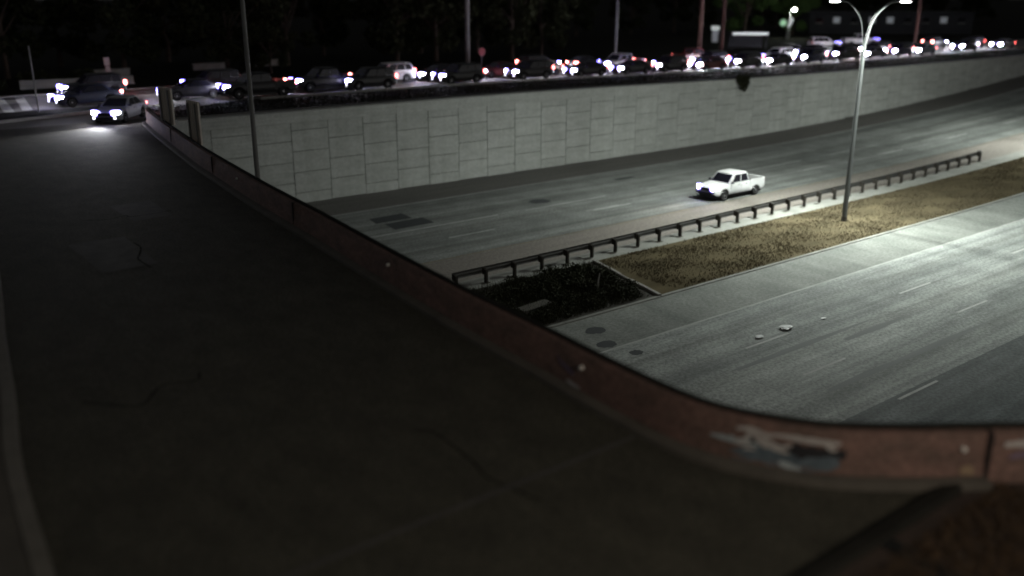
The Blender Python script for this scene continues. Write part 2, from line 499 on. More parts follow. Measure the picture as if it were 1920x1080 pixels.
patch(up, [(28.8, 49.4), (31.9, 49.5), (32.0, 51.2), (29.0, 51.1)])
patch(up, [(28.6, 51.5), (31.4, 51.5), (31.5, 53.1), (28.9, 53.0)])
patch(up, blob(41.5, 50.2, 0.9, 0.7))
patch(up, blob(52.5, 52.6, 1.3, 0.3))
for c in ((26.5, 28.0, .55, .42), (25.75, 26.45, .5, .4), (26.05, 25.0, .35, .28)):
    patch(low, blob(*c), 'stain', 0.005)
for k in range(9):                                  # long tyre and oil streaks
    y = rnd.choice([13.5, 17.4, 20.9, 24.2]) + rnd.uniform(-.5, .5); x = rnd.uniform(25, 75); l = rnd.uniform(4, 10)
    patch(low, [(x, y - .12), (x + l * .5, y - .2), (x + l, y - .03), (x + l, y + .03), (x + l * .5, y + .2), (x, y + .1)], 'tyre_streak', 0.004 + k * 0.0001, M['streak'])

# ------------------------------------------------------------------ retaining wall across the highway
CW = 2.86; X0 = 12.74
wall = empty('retaining_wall', (X0, 60.3, 0))
tag(wall, 'long pale concrete panel retaining wall along the sunken highway', 'wall')
_pm = {}


def panel_mesh(w, h):
    key = (round(w, 3), round(h, 3))
    if key not in _pm:
        g = 0.017
        m = MB()
        b = 0.02
        m.rings([[(g, 0.10, g), (w - g, 0.10, g), (w - g, 0.10, h - g), (g, 0.10, h - g)],
                 [(g, -0.03 + b, g), (w - g, -0.03 + b, g), (w - g, -0.03 + b, h - g), (g, -0.03 + b, h - g)],
                 [(g + b, -0.03, g + b), (w - g - b, -0.03, g + b), (w - g - b, -0.03, h - g - b), (g + b, -0.03, h - g - b)]])
        _pm[key] = m.mesh('panel', M['wall'])
    return _pm[key]


for i in range(54):
    x = i * CW; xa = X0 + x
    if i % 2: rows = [(-0.75, 1.5), (0.75, 1.5), (2.25, 1.5), (3.75, 1.5), (5.25, 0.75)]
    else: rows = [(0.0, 1.5), (1.5, 1.5), (3.0, 1.5), (4.5, 1.5)]
    for z, h in rows:
        if z + h < hz(xa) + 0.1: continue
        p = link_mesh('panel', panel_mesh(CW, h), wall, (x, rnd.uniform(-0.008, 0.008), z))
xs = [X0 + i * CW for i in range(55)]
bk = MB()
bk.rings([[(x - X0, 0.06, -1), (x - X0, 0.06, 6.02), (x - X0, 0.32, 6.02), (x - X0, 0.32, -1)] for x in xs])
bk.build('backing', M['joint'], wall)
for i in range(0, 54, 2):
    xa, xb = X0 + i * CW + 0.006, X0 + (i + 2) * CW - 0.006
    m = MB()
    m.rings([[(x - X0, -0.12, zu(x) - 0.98), (x - X0, -0.14, zu(x) - 0.2), (x - X0, 0.34, zu(x) - 0.17), (x - X0, 0.34, zu(x) - 0.98)] for x in (xa, xb)])
    m.build('coping', M['wall'], wall)

# ------------------------------------------------------------------ bridge
PATH = [(16.9, 59.0), (16.5, 57.3), (15.5, 51.2), (14.7, 45.9), (14.1, 41.8), (13.7, 38.5), (13.1, 33.3), (12.7, 29.2), (12.45, 26.3), (12.0, 21.9),
        (11.7, 18.6), (11.5, 16.0), (11.4, 13.9), (11.25, 11.8), (11.2, 9.9), (11.4, 8.8), (11.8, 8.0), (12.3, 7.3), (13.2, 6.5), (14.3, 5.7),
        (15.2, 5.05), (16.3, 4.45), (17.8, 3.9), (20, 3.5), (26, 3.3), (40, 3.2), (70, 3.2)]
PC = catmull([(x, y, 0) for x, y in PATH], 5)
DZ = 6.8


def offpath(d):
    out = []
    for i, p in enumerate(PC):
        t = (PC[min(i + 1, len(PC) - 1)] - PC[max(i - 1, 0)]).normalized()
        n = Vector((-t.y, t.x, 0))           # left of travel (towards +x going south)
        out.append(p + n * d)
    return out


def path_strip(name, sec, mt, parent, i0=0, i1=None, smooth_a=40):
    """sec: list of (offset, z) closed section swept along the parapet line"""
    offs = {d: offpath(d) for d, _ in sec}
    i1 = i1 or len(PC)
    rings = [[(offs[d][i].x, offs[d][i].y, z) for d, z in sec] for i in range(i0, i1)]
    return MB().rings(rings).build(name, mt, parent, smooth=smooth_a)


t0 = offpath(0.31)
bm_ = MB()
south = [p for p in t0]
# slab and asphalt as strips between x = -9 and the parapet line
idx = [i for i, p in enumerate(t0) if p.y > 9.0]
v = []; f = []
for i in idx:
    v += [(-9, t0[i].y, DZ - 0.03), (t0[i].x, t0[i].y, DZ - 0.03), (t0[i].x, t0[i].y, DZ - 1.3), (-9, t0[i].y, DZ - 1.3)]
bm_.rings([v[4 * k:4 * k + 4] for k in range(len(idx))])
deck = tag(bm_.build('bridge_deck', M['concrete']), kind='structure')

pin = offpath(0.02)
am = MB()
rows = [(p.x, p.y) for p in pin if p.y > 6.05]
v = []
yprev = None
for (x, y) in rows:
    v.append([(-9, y), (-4, y), (2, y), (7, y), (x, y)])
v.insert(0, [(-9, 61.2), (-4, 61.2), (2, 61.2), (7, 61.2), (17.4, 61.2)])
v.append([(-9, 6.05), (-4, 6.05), (2, 6.05), (7, 6.05), (13.75, 6.05)])
am.rings([[(x, y, DZ) for x, y in r] for r in v], close=False, cap=False)
tag(am.build('bridge_road', M['asphalt']), kind='structure')

# wear on the bridge road: sealed cracks, patches, deck joints
brd = bpy.data.objects['bridge_road']
seal = mat('crack_sealer', (0.035, 0.035, 0.03), (0.025, 0.025, 0.022), rough=1.0, spec=0.0)
pale_patch = mat('pale_asphalt_patch', (0.10, 0.099, 0.082), (0.062, 0.062, 0.052), scale=(2, 2, 1), bump=.3, spec=.15)


def ribbon(pts, w, mt, name, off):
    cv = catmull([(x, y, 0) for x, y in pts], 6); rr = []
    for i, q in enumerate(cv):
        d = (cv[min(i + 1, len(cv) - 1)] - cv[max(i - 1, 0)]).normalized(); nn = Vector((-d.y, d.x, 0)) * w * rnd.uniform(.3, .7)
        a, b = q + nn, q - nn; rr.append([(a.x, a.y, DZ + off), (b.x, b.y, DZ + off)])
    return MB().rings(rr, close=False, cap=False).build(name, mt, brd)


for k in range(5):
    y = 9 + k * 8.4 + rnd.uniform(-1, 1); x = rnd.uniform(3, 8)
    ribbon([(x + i * rnd.uniform(.5, .9), y + rnd.uniform(-.5, .5)) for i in range(5)] if k % 2 else [(x + rnd.uniform(-.3, .3), y + i * rnd.uniform(.8, 1.3)) for i in range(5)], .05, seal, 'sealed_crack', .005 + k * .0002)
for (x, y, a, b) in ((6.0, 27, 1.6, 4.0), (8.6, 33, 1.4, 3)):
    MB().quad((x, y, DZ + .004), (x + a, y + .1, DZ + .004), (x + a + .1, y + b, DZ + .004), (x - .05, y + b, DZ + .004)).build('asphalt_patch', pale_patch, brd)
for y in (10.4,):
    xr_ = min(pin, key=lambda p: abs(p.y - y)).x - .3
    MB().box((1.8 if y < 30 else 4.8, y - .05, DZ - .02), (xr_, y + .05, DZ + .008)).build('deck_joint', M['rail'], brd)

# south ground, south retaining face
sg = MB()
sg.quad((-900, -900, DZ - 0.02), (11.3, -900, DZ - 0.02), (11.3, 9.2, DZ - 0.02), (-900, 9.2, DZ - 0.02))
sp = [p for p in t0 if p.y < 9.2 and p.x > 11.3]
sg.v += [(sp[0].x, -900, DZ - 0.02), (sp[0].x, 9.2, DZ - 0.02)]
for a, b in zip(sp[:-1], sp[1:]):
    sg.quad((a.x, -900, DZ - 0.02), (b.x, -900, DZ - 0.02), (b.x, b.y, DZ - 0.02), (a.x, a.y, DZ - 0.02))
sg.quad((sp[-1].x, -900, DZ - 0.02), (1500, -900, DZ - 0.02), (1500, sp[-1].y, DZ - 0.02), (sp[-1].x, sp[-1].y, DZ - 0.02))
tag(sg.build('south_ground', mat('brown_verge', (0.075, 0.055, 0.044), (0.04, 0.032, 0.027), scale=(1.2, 1.2, 1), bump=0.7, bscale=14)), kind='structure')
sw = MB()
i0 = next(i for i, p in enumerate(t0) if p.y < 9.6)
sw.rings([[(p.x, p.y, -0.5), (p.x, p.y, DZ - 0.05)] for p in offpath(0.29)[i0:]], close=False, cap=False)
tag(sw.build('south_abutment', M['concrete']), kind='structure')

par = empty('bridge_parapet', (12, 20, DZ))
tag(par, 'curved reddish brown concrete bridge parapet with a dark cap and graffiti', 'parapet')


def pstrip(name, sec, mt, i0=0, i1=None):
    o = path_strip(name, sec, mt, None, i0, i1)
    o.parent = par; o.matrix_parent_inverse = Matrix.Translation((-12, -20, -DZ))
    return o


# parapet segments cut at open joints
cuts = [0, 12, 30, 45, 60, 75, 93]
near_joint = min(range(len(PC)), key=lambda i: (PC[i].x - 14.2) ** 2 + (PC[i].y - 5.76) ** 2)
cuts = [0, 12, 24, 36, 48, 62, near_joint, len(PC) - 1]
for a, b in zip(cuts[:-1], cuts[1:]):
    pstrip('parapet_section', [(0.0, DZ - 0.02), (0.0, DZ + 0.2), (0.03, DZ + 0.3), (0.045, DZ + 0.86), (0.07, DZ + 0.895), (0.30, DZ + 0.90), (0.30, DZ - 0.02)], M['parapet'], a, b + 1)
pstrip('cap', [(0.19, DZ + 0.88), (0.185, DZ + 0.93), (0.20, DZ + 0.95), (0.31, DZ + 0.95), (0.34, DZ + 0.91), (0.34, DZ + 0.80), (0.302, DZ + 0.80), (0.302, DZ + 0.88)], M['parapet_cap'])
pstrip('foot_kerb', [(-0.26, DZ - 0.01), (-0.25, DZ + 0.10), (-0.22, DZ + 0.12), (0.004, DZ + 0.125), (0.004, DZ - 0.01)], M['dark_kerb'], 0, near_joint + 1)
# open joint filler (dark slot) near the right edge of the frame
p = PC[near_joint]; t = (PC[near_joint + 1] - PC[near_joint - 1]).normalized(); n = Vector((-t.y, t.x, 0))
Mj = Matrix(((t.x, n.x, 0, p.x), (t.y, n.y, 0, p.y), (0, 0, 1, DZ), (0, 0, 0, 1)))
jo = MB().box((-0.035, -0.012, 0.02), (0.035, 0.2, 0.905), Mj).build('joint', M['black'])
jo.parent = par; jo.matrix_parent_inverse = Matrix.Translation((-12, -20, -DZ))


for ci_ in cuts[1:-4]:
    p = PC[ci_]; t = (PC[ci_ + 1] - PC[ci_ - 1]).normalized(); n = Vector((-t.y, t.x, 0))
    Mk = Matrix(((t.x, n.x, 0, p.x), (t.y, n.y, 0, p.y), (0, 0, 1, DZ), (0, 0, 0, 1)))
    jo = MB().box((-0.02, -0.010, 0.13), (0.02, 0.2, 0.905), Mk).build('joint', M['black'])
    jo.parent = par; jo.matrix_parent_inverse = Matrix.Translation((-12, -20, -DZ))


def on_parapet(px, py):
    """nearest frame on the inner face"""
    best = min(range(1, len(PC) - 1), key=lambda i: (PC[i].x - px) ** 2 + (PC[i].y - py) ** 2)
    t = (PC[best + 1] - PC[best - 1]).normalized(); n = Vector((-t.y, t.x, 0))
    d = (Vector((px, py, 0)) - PC[best]).dot(t)
    p = PC[best] + t * d
    return p, t, n


for (px, py) in ((13.95, 5.95), (11.35, 12.3), (11.95, 20.9), (13.35, 35.2)):
    p, t, n = on_parapet(px, py)
    me = MB()
    rr = []
    for k, (dd, r) in enumerate(((0.05, 0.045), (-0.02, 0.045), (-0.035, 0.03))):
        rr.append([tuple(p + n * dd + t * (r * math.cos(6.283 * q / 12)) + Vector((0, 0, DZ + 0.62 + r * math.sin(6.283 * q / 12)))) for q in range(12)])
    me.rings(rr)
    o = me.build('reflector', M['reflector'])
    o.parent = par; o.matrix_parent_inverse = Matrix.Translation((-12, -20, -DZ))

# graffiti: thin painted strokes lying 4 mm proud of the parapet's face
gcol = {'w': mat('graffiti_pale', (0.55, 0.54, 0.52), (0.36, 0.35, 0.34), scale=(5, 5, 5)), 'b': mat('graffiti_blue_grey', (0.13, 0.17, 0.2), (0.07, 0.10, 0.12), scale=(5, 5, 5)),
        'k': mat('graffiti_black', (0.03, 0.032, 0.036), (0.02, 0.02, 0.024), scale=(5, 5, 5)), 'c': mat('graffiti_ice', (0.48, 0.56, 0.58), (0.3, 0.36, 0.38), scale=(5, 5, 5)),
        'p': mat('graffiti_violet', (0.24, 0.18, 0.26), (0.13, 0.1, 0.13), scale=(6, 6, 6)), 'y': mat('graffiti_tan', (0.34, 0.26, 0.16), (0.2, 0.14, 0.1), scale=(6, 6, 6))}
GL = [0.0]
for a, b in zip(PC[:-1], PC[1:]): GL.append(GL[-1] + (b - a).length)


def at_s(s):
    for i in range(len(GL) - 1):
        if GL[i + 1] >= s:
            u = (s - GL[i]) / (GL[i + 1] - GL[i]); p = PC[i].lerp(PC[i + 1], u)
            t = (PC[i + 1] - PC[i]).normalized(); return p, Vector((-t.y, t.x, 0))
    return PC[-1], Vector((0, 1, 0))


def face_off(z):
    return 0.03 * max(0, min(1, (z - 0.2) / 0.1)) + 0.015 * max(0, min(1, (z - 0.3) / 0.5))


gn = [0]


def stroke(s0, pts, w, c):
    """pts: (ds, z) along the face"""
    gn[0] += 1
    off = 0.004 + 0.0007 * gn[0]
    cv = catmull([(a, b, 0) for a, b in pts], 5)
    rings = []
    for i, q in enumerate(cv):
        d = (cv[min(i + 1, len(cv) - 1)] - cv[max(i - 1, 0)]).normalized()
        nn = Vector((-d.y, d.x, 0)); e = w * 0.5 * (0.45 + 0.55 * math.sin(math.pi * (i + .6) / len(cv))) * rnd.uniform(.85, 1.15)
        r = []
        for sg_ in (-1, 1):
            qq = q + nn * e * sg_
            z = max(0.14, min(0.79, qq.y)); p, n = at_s(s0 + qq.x)
            r.append(tuple(p + n * (face_off(z) - off) + Vector((0, 0, DZ + z))))
        rings.append(r)
    o = MB().rings(rings, close=False, cap=False).build('graffiti', gcol[c])
    o.parent = par; o.matrix_parent_inverse = Matrix.Translation((-12, -20, -DZ))


sg0 = GL[min(range(len(PC)), key=lambda i: (PC[i].x - 11.35) ** 2 + (PC[i].y - 8.75) ** 2)]
stroke(sg0, [(0.15, .2), (.6, .32), (1.1, .28), (1.6, .3), (1.9, .35)], .32, 'b')
stroke(sg0, [(0.4, .5), (.8, .46), (1.2, .42), (1.7, .44), (2.0, .5)], .3, 'k')
stroke(sg0, [(-.25, .46), (0, .47), (.3, .46), (.6, .46)], .10, 'c')
stroke(sg0, [(.2, .70), (.45, .73), (.7, .66), (.85, .70)], .10, 'w')
stroke(sg0, [(.55, .58), (.75, .5), (.95, .42), (1.1, .36)], .2, 'w')
stroke(sg0, [(.85, .70), (1.1, .70), (1.4, .69), (1.7, .68), (1.9, .68)], .11, 'w')
stroke(sg0, [(.8, .42), (1.05, .34), (1.3, .33), (1.5, .36)], .09, 'w')
stroke(sg0, [(.95, .24), (1.05, .2), (1.3, .17)], .1, 'c')
stroke(sg0, [(1.15, .6), (1.3, .52), (1.5, .58)], .12, 'k')
stroke(sg0, [(1.65, .66), (1.75, .58), (1.85, .56)], .08, 'w')
for k in range(8):
    a = rnd.uniform(.1, 1.4); zc = rnd.uniform(.25, .78)
    stroke(sg0, [(a, zc), (a + rnd.uniform(.08, .2), zc + rnd.uniform(-.1, .1)), (a + rnd.uniform(.22, .45), zc + rnd.uniform(-.12, .12))], rnd.uniform(.03, .09), rnd.choice('wwwwckb'))
s1 = GL[min(range(len(PC)), key=lambda i: (PC[i].x - 11.4) ** 2 + (PC[i].y - 13.1) ** 2)]
stroke(s1, [(0, .52), (.25, .45), (.5, .38)], .12, 'p')
stroke(s1, [(-.1, .62), (.1, .5), (.3, .5)], .05, 'p')
stroke(s1, [(0.3, .2), (.5, .18), (.75, .17)], .09, 'w')
s2 = GL[near_joint]
stroke(s2, [(-.45, .22), (-.3, .24), (-.2, .2)], .14, 'y')
stroke(s2, [(.25, .68), (.6, .7), (1.0, .68)], .14, 'w')
stroke(s2, [(.35, .45), (.6, .5), (.95, .42)], .12, 'p')

# left kerb of the bridge road and its walkway
lk = [(1.05, 6.0), (1.3, 9.5), (1.58, 12.5), (1.85, 16.0), (2.35, 19.4), (2.8, 23), (3.3, 26.3), (4.2, 33), (5.4, 43), (6.8, 55), (7.4, 60)]
lkc = [Vector(p) for p in catmull([(x, y, 0) for x, y in lk], 4)]
for a in range(0, len(lkc) - 1, 4):
    rr = []
    seg_ = lkc[a:a + 5]
    for p in seg_:
        rr.append([(p.x, p.y, DZ - 0.01), (p.x - 0.02, p.y, DZ + 0.15), (p.x - 0.26, p.y, DZ + 0.155), (p.x - 0.28, p.y, DZ - 0.01)])
    rr[-1] = [(x, y - (0.012 if a + 5 < len(lkc) else 0), z) for x, y, z in rr[-1]]
    tag(MB().rings(rr).build('left_kerb', mat('worn_kerb', (0.20, 0.19, 0.165), (0.13, 0.125, 0.105), scale=(2, 2, 2), bump=0.3) if a == 0 else bpy.data.materials['worn_kerb']), kind='structure')
wk = MB(); wk.rings([[(-9, p.y, DZ + 0.13), (p.x - 0.27, p.y, DZ + 0.13)] for p in lkc], close=False, cap=False)
tag(wk.build('left_walkway', M['dark_kerb']), kind='structure')

# corner kerb at the lower right
ck = MB()
ck.rings([[(x, 6.02, DZ - 0.02), (x, 6.0, DZ + 0.11), (x, 5.78, DZ + 0.12), (x, 5.76, DZ - 0.02)] for x in (6, 8, 10, 12, 13.7)])
tag(ck.build('corner_kerb', M['parapet_cap']), kind='structure')

# ------------------------------------------------------------------ frontage road and junction
XF = [-300, -60, 8, 20, 40] + list(range(44, 96, 4)) + [120, 200, 400, 1500]
fr = tag(strip('frontage_road', M['front_road'], XF, 67.7, 80.4, zu), kind='structure')
jm = MB()
jr = [(61.2, 17.4), (63, 19.4), (65, 21.8), (66.6, 24.0), (67.72, 27.0)]
jm.rings([[(-60, y, DZ - 0.006), (8, y, DZ - 0.006), (x, y, DZ - 0.006)] for y, x in jr], close=False, cap=False)
tag(jm.build('junction_road', M['front_road']), kind='structure')
# raised corner island with pale kerb
isl = catmull([(-6, 61.5, 0), (4, 62.8, 0), (9.6, 64.2, 0), (12.2, 65.0, 0), (14.6, 65.8, 0), (17.7, 67.1, 0), (19.6, 68.3, 0)], 4)
rr = []
for i, p in enumerate(isl):
    t = (isl[min(i + 1, len(isl) - 1)] - isl[max(i - 1, 0)]).normalized(); n = Vector((-t.y, t.x, 0))
    a, b, c = p, p + n * 0.05, p + n * 0.34
    rr.append([(a.x, a.y, DZ - 0.01), (b.x, b.y, DZ + 0.16), (c.x, c.y, DZ + 0.165), (c.x, c.y, DZ - 0.01)])
tag(MB().rings(rr).build('island_kerb', M['concrete']), kind='structure')
im = MB()
im.rings([[(p.x - 0.12, p.y + 0.3, DZ + 0.13), (p.x - 0.12, max(p.y + 0.32, 68.9), DZ + 0.13)] for p in isl], close=False, cap=False)
tag(im.build('island_ground', M['dark_grass']), kind='structure')
for k, (x, y) in enumerate(((19.7, 67.6), (20.3, 68.0), (20.8, 68.35), (21.35, 68.75), (21.9, 69.2))):
    b_ = MB().box((-0.26, -0.10, 0), (0.26, 0.10, 0.07), Matrix.Translation((x, y, zu(x))) @ Matrix.Rotation(R(36), 4, 'Z'))
    o = b_.build('lane_marking', M['paint'], fr, bevel=0.02)
# zebra stripes at the far left
for (ax, ay, bx, by) in ((12.2, 80.2, 11.2, 70.2), (13.6, 80.0, 12.4, 70.6)):
    d = Vector((bx - ax, by - ay, 0)).normalized(); n = Vector((-d.y, d.x, 0)) * 0.32
    z = DZ + 0.006
    MB().quad((ax - n.x, ay - n.y, z), (ax + n.x, ay + n.y, z), (bx + n.x, by + n.y, z), (bx - n.x, by - n.y, z)).build('crosswalk_stripe', M['paint'], fr)
for y, mt in ((67.95, 'paint'), (71.6, 'paint_dim'), (75.2, 'paint_dim'), (79.9, 'paint_dim')):
    xs = [27] + list(range(32, 150, 4))
    strip('edge_line' if y in (67.95, 79.9) else 'lane_marking', M[mt], xs, y - .06, y + .06, zu, fr, off=0.006)
for y in (67.5, 80.5):
    kk = MB(); xs = [(28 if y < 70 else -40), 40] + list(range(44, 96, 4)) + [160]
    kk.rings([[(x, y - .12, zu(x) - .05), (x, y - .11, zu(x) + .12), (x, y + .11, zu(x) + .125), (x, y + .13, zu(x) - .05)] for x in xs])
    tag(kk.build('frontage_kerb', M['kerb']), kind='structure')


# ------------------------------------------------------------------ grass and shrubs
def blades(n, xr, yr, zf, h, w, lean=0.5):
    x = nrng.uniform(*xr, n); y = nrng.uniform(*yr, n)
    z = np.array([zf(a) for a in x])
    a = nrng.uniform(0, 6.283, n); hh = nrng.uniform(*h, n); ww = w * nrng.uniform(.6, 1.4, n)
    lx = nrng.normal(0, lean, n) * hh; ly = nrng.normal(0, lean, n) * hh
    v = np.zeros((n, 3, 3))
    v[:, 0] = np.stack([x - np.cos(a) * ww, y - np.sin(a) * ww, z], 1)
    v[:, 1] = np.stack([x + np.cos(a) * ww, y + np.sin(a) * ww, z], 1)
    v[:, 2] = np.stack([x + lx, y + ly, z + hh], 1)
    return v.reshape(-1, 3), np.arange(3 * n).reshape(-1, 3)


gv, gf = blades(60000, (33.6, 100), (29.7, 36.1), hz, (.05, .15), .022)
gd = 0.03 + 0.10 * np.sin(np.pi * np.clip((gv[:, 1] - 29.62) / 6.53, 0, 1))
gp_ = np.sin(gv[0::3, 0] * .9) * np.sin(gv[0::3, 1] * 1.7 + gv[0::3, 0] * .4) + nrng.normal(0, .5, len(gv) // 3)   # thin and thick patches
gv[:, 2] += gd
gf = gf[gp_ > -.35]
o = link_mesh('median_grass', raw_mesh('median_grass', gv, gf, M['blade']))
tag(o, 'dry yellow brown grass covering the highway median', 'grass', kind='stuff')
gv, gf = blades(24000, (18, 150), (60.9, 67.3), lambda x: zu(x) - 0.05, (.06, .2), .03)
o = link_mesh('verge_grass', raw_mesh('verge_grass', gv, gf, M['dark_blade']))
tag(o, 'dark rough grass between the retaining wall and frontage road', 'grass', kind='stuff')
gv, gf = blades(7000, (10.2, 14.5), (2.5, 5.5), lambda x: DZ - 0.02, (.04, .16), .012)
o = link_mesh('corner_grass', raw_mesh('corner_grass', gv, gf, mat('corner_blades', (0.13, 0.085, 0.05), (0.06, 0.045, 0.03), scale=(2, 2, 2), spec=0.1)))
tag(o, 'sparse brown grass at the corner beside the near parapet', 'grass', kind='stuff')


def leaves(cl, n, size):
    """leaf quads spread through ellipsoid clumps: cl = [(cx,cy,cz,rx,ry,rz)]"""
    cl = np.array(cl); wts = (cl[:, 3] * cl[:, 4] * cl[:, 5]) ** 0.66; wts /= wts.sum()
    k = nrng.choice(len(cl), n, p=wts)
    d = nrng.normal(size=(n, 3)); d /= np.linalg.norm(d, axis=1)[:, None]
    r = nrng.uniform(.35, 1.05, n)[:, None] ** 0.6
    c = cl[k, :3] + d * r * cl[k, 3:]
    a = nrng.normal(size=(n, 3)); a /= np.linalg.norm(a, axis=1)[:, None]
    b = np.cross(a, nrng.normal(size=(n, 3))); b /= np.linalg.norm(b, axis=1)[:, None]
    s = size * nrng.uniform(.6, 1.4, n)[:, None]
    v = np.stack([c - a * s, c + b * s * .55, c + a * s, c - b * s * .55], 1).reshape(-1, 3)
    return v, np.arange(4 * n).reshape(-1, 4)


# dark shrubs filling the median beside the bridge
cl = []
for k in range(120):
    y = rnd.uniform(30.3, 35.7); x = rnd.uniform(22.5, 31.2 + (y - 29.5) * .235)
    h = rnd.uniform(.12, .42)
    if 24.6 < x < 27.6 and 30.9 < y < 33.0: continue
    cl.append((x, y, h * .7, rnd.uniform(.5, .95), rnd.uniform(.5, .9), h))
lv, lf = leaves(cl, 34000, 0.06)
o = link_mesh('shrub_patch', raw_mesh('shrub_patch', lv, lf, M['shrub']))
tag(o, 'mass of dark low shrubs in the median beside the bridge', 'shrubs', kind='stuff')
gv, gf = blades(9000, (22.5, 33.2), (29.9, 36.0), lambda x: 0.01, (.12, .55), .014, .35)
gk = gv[0::3, 0] < 31.75 + (gv[0::3, 1] - 29.5) * .235
o = link_mesh('median_weeds', raw_mesh('median_weeds', gv, gf[gk], M['shrub']))
tag(o, 'dark straggling weeds between the median shrubs', 'weeds', kind='stuff')
st = MB().tube([(30.35, 32.0, 0), (30.3, 31.95, .5), (30.45, 32.0, 1.0)], [.05, .045, .03], 7)
tag(st.build('marker_stake', M['concrete']), 'pale thin stake standing among the dark median shrubs', 'stake')
hd = empty('drain_headwall', (26.1, 31.9, 0), R(6))
tag(hd, 'pale concrete drain headwall among the dark median shrubs', 'drain')
MB().box((-1.0, -.3, 0), (1.0, .3, .24)).build('slab', M['dark_kerb'], hd, bevel=.03)
MB().box((0.1, -1.05, 0), (1.0, -.75, .16)).build('apron', M['dark_kerb'], hd, bevel=.03)
MB().box((-.6, -.31, .04), (.2, -.28, .18)).build('opening', M['black'], hd)

# ------------------------------------------------------------------ guard rail
gr = empty('guard_rail', (24, 36.75, 0))
tag(gr, 'long dark W-beam guard rail on posts along the highway median', 'guard rail')
SP = 1.905
post_me = MB().box((-.075, -.09, -.3), (.075, .09, .74)).mesh('post', M['post'], bevel=.012)
block_me = MB().box((-.07, .092, .42), (.07, .26, .78)).mesh('blockout', M['post'], bevel=.012)
stain_me = MB(); stain_me.v = [(.34 * math.cos(6.283 * i / 12) * rnd.uniform(.7, 1.3), .18 * math.sin(6.283 * i / 12) * rnd.uniform(.7, 1.2), .026) for i in range(12)]; stain_me.f = [tuple(range(12))]
stain_me = stain_me.mesh('leave_out', M['soil'])
nP = 31


def gy(x): return 36.78 + 0.022 * max(0, x - 30)


for k in range(nP):
    x = 24.9 + k * SP
    p = link_mesh('post', post_me, gr, (x - 24, gy(x) - 36.75, hz(x)))
    p.rotation_euler = (rnd.uniform(-.02, .02), rnd.uniform(-.02, .02), 0)
    link_mesh('blockout', block_me, p)
    s_ = link_mesh('leave_out', stain_me, gr, (x - 24 - rnd.uniform(.1, .5), gy(x) - 36.75 - .12, hz(x)))
prof = [(0.27, .46), (.30, .48), (.345, .53), (.345, .57), (.28, .62), (.28, .66), (.345, .71), (.345, .75), (.30, .80), (.27, .82), (.262, .82), (.335, .745), (.335, .715), (.27, .665), (.27, .615), (.335, .565), (.335, .535), (.262, .46)]
for k in range(0, nP - 1, 2):
    xa = 24.9 + k * SP; xb = min(xa + 2 * SP + .08, 24.9 + (nP - 1) * SP + .3)
    m = MB().rings([[(x - 24, gy(x) - 36.75 + a + (0.004 if k % 4 else 0), hz(x) + b) for a, b in prof] for x in (xa - .04, xb)])
    m.build('rail', M['rail'], gr, smooth=50)
xe = 24.9 + (nP - 1) * SP + .3
MB().rings([[(xe + d - 24, gy(xe) - 36.75 + .28 + q, hz(xe) + zz) for q, zz in ((-.09, .42), (.16, .42), (.16, .86), (-.09, .86))] for d in (-.05, .35)]).build('end_terminal', M['rail'], gr, bevel=.03)


# ------------------------------------------------------------------ lamp columns
def light_nodes(ld, gain, lim):
    """LED street optic: throws more light outward than straight down (like a batwing IES curve)"""
    ld.use_nodes = True
    nt = ld.node_tree; N, L = nt.nodes, nt.links
    em = [n for n in N if n.type == 'EMISSION'][0]
    tc = N.new('ShaderNodeTexCoord')
    sx = N.new('ShaderNodeSeparateXYZ'); L.new(tc.outputs['Normal'], sx.inputs[0])
    ab = N.new('ShaderNodeMath'); ab.operation = 'ABSOLUTE'; L.new(sx.outputs[2], ab.inputs[0])
    mx = N.new('ShaderNodeMath'); mx.operation = 'MAXIMUM'; mx.inputs[1].default_value = lim; L.new(ab.outputs[0], mx.inputs[0])
    pw = N.new('ShaderNodeMath'); pw.operation = 'POWER'; pw.inputs[1].default_value = -gain; L.new(mx.outputs[0], pw.inputs[0])
    L.new(pw.outputs[0], em.inputs['Strength'])


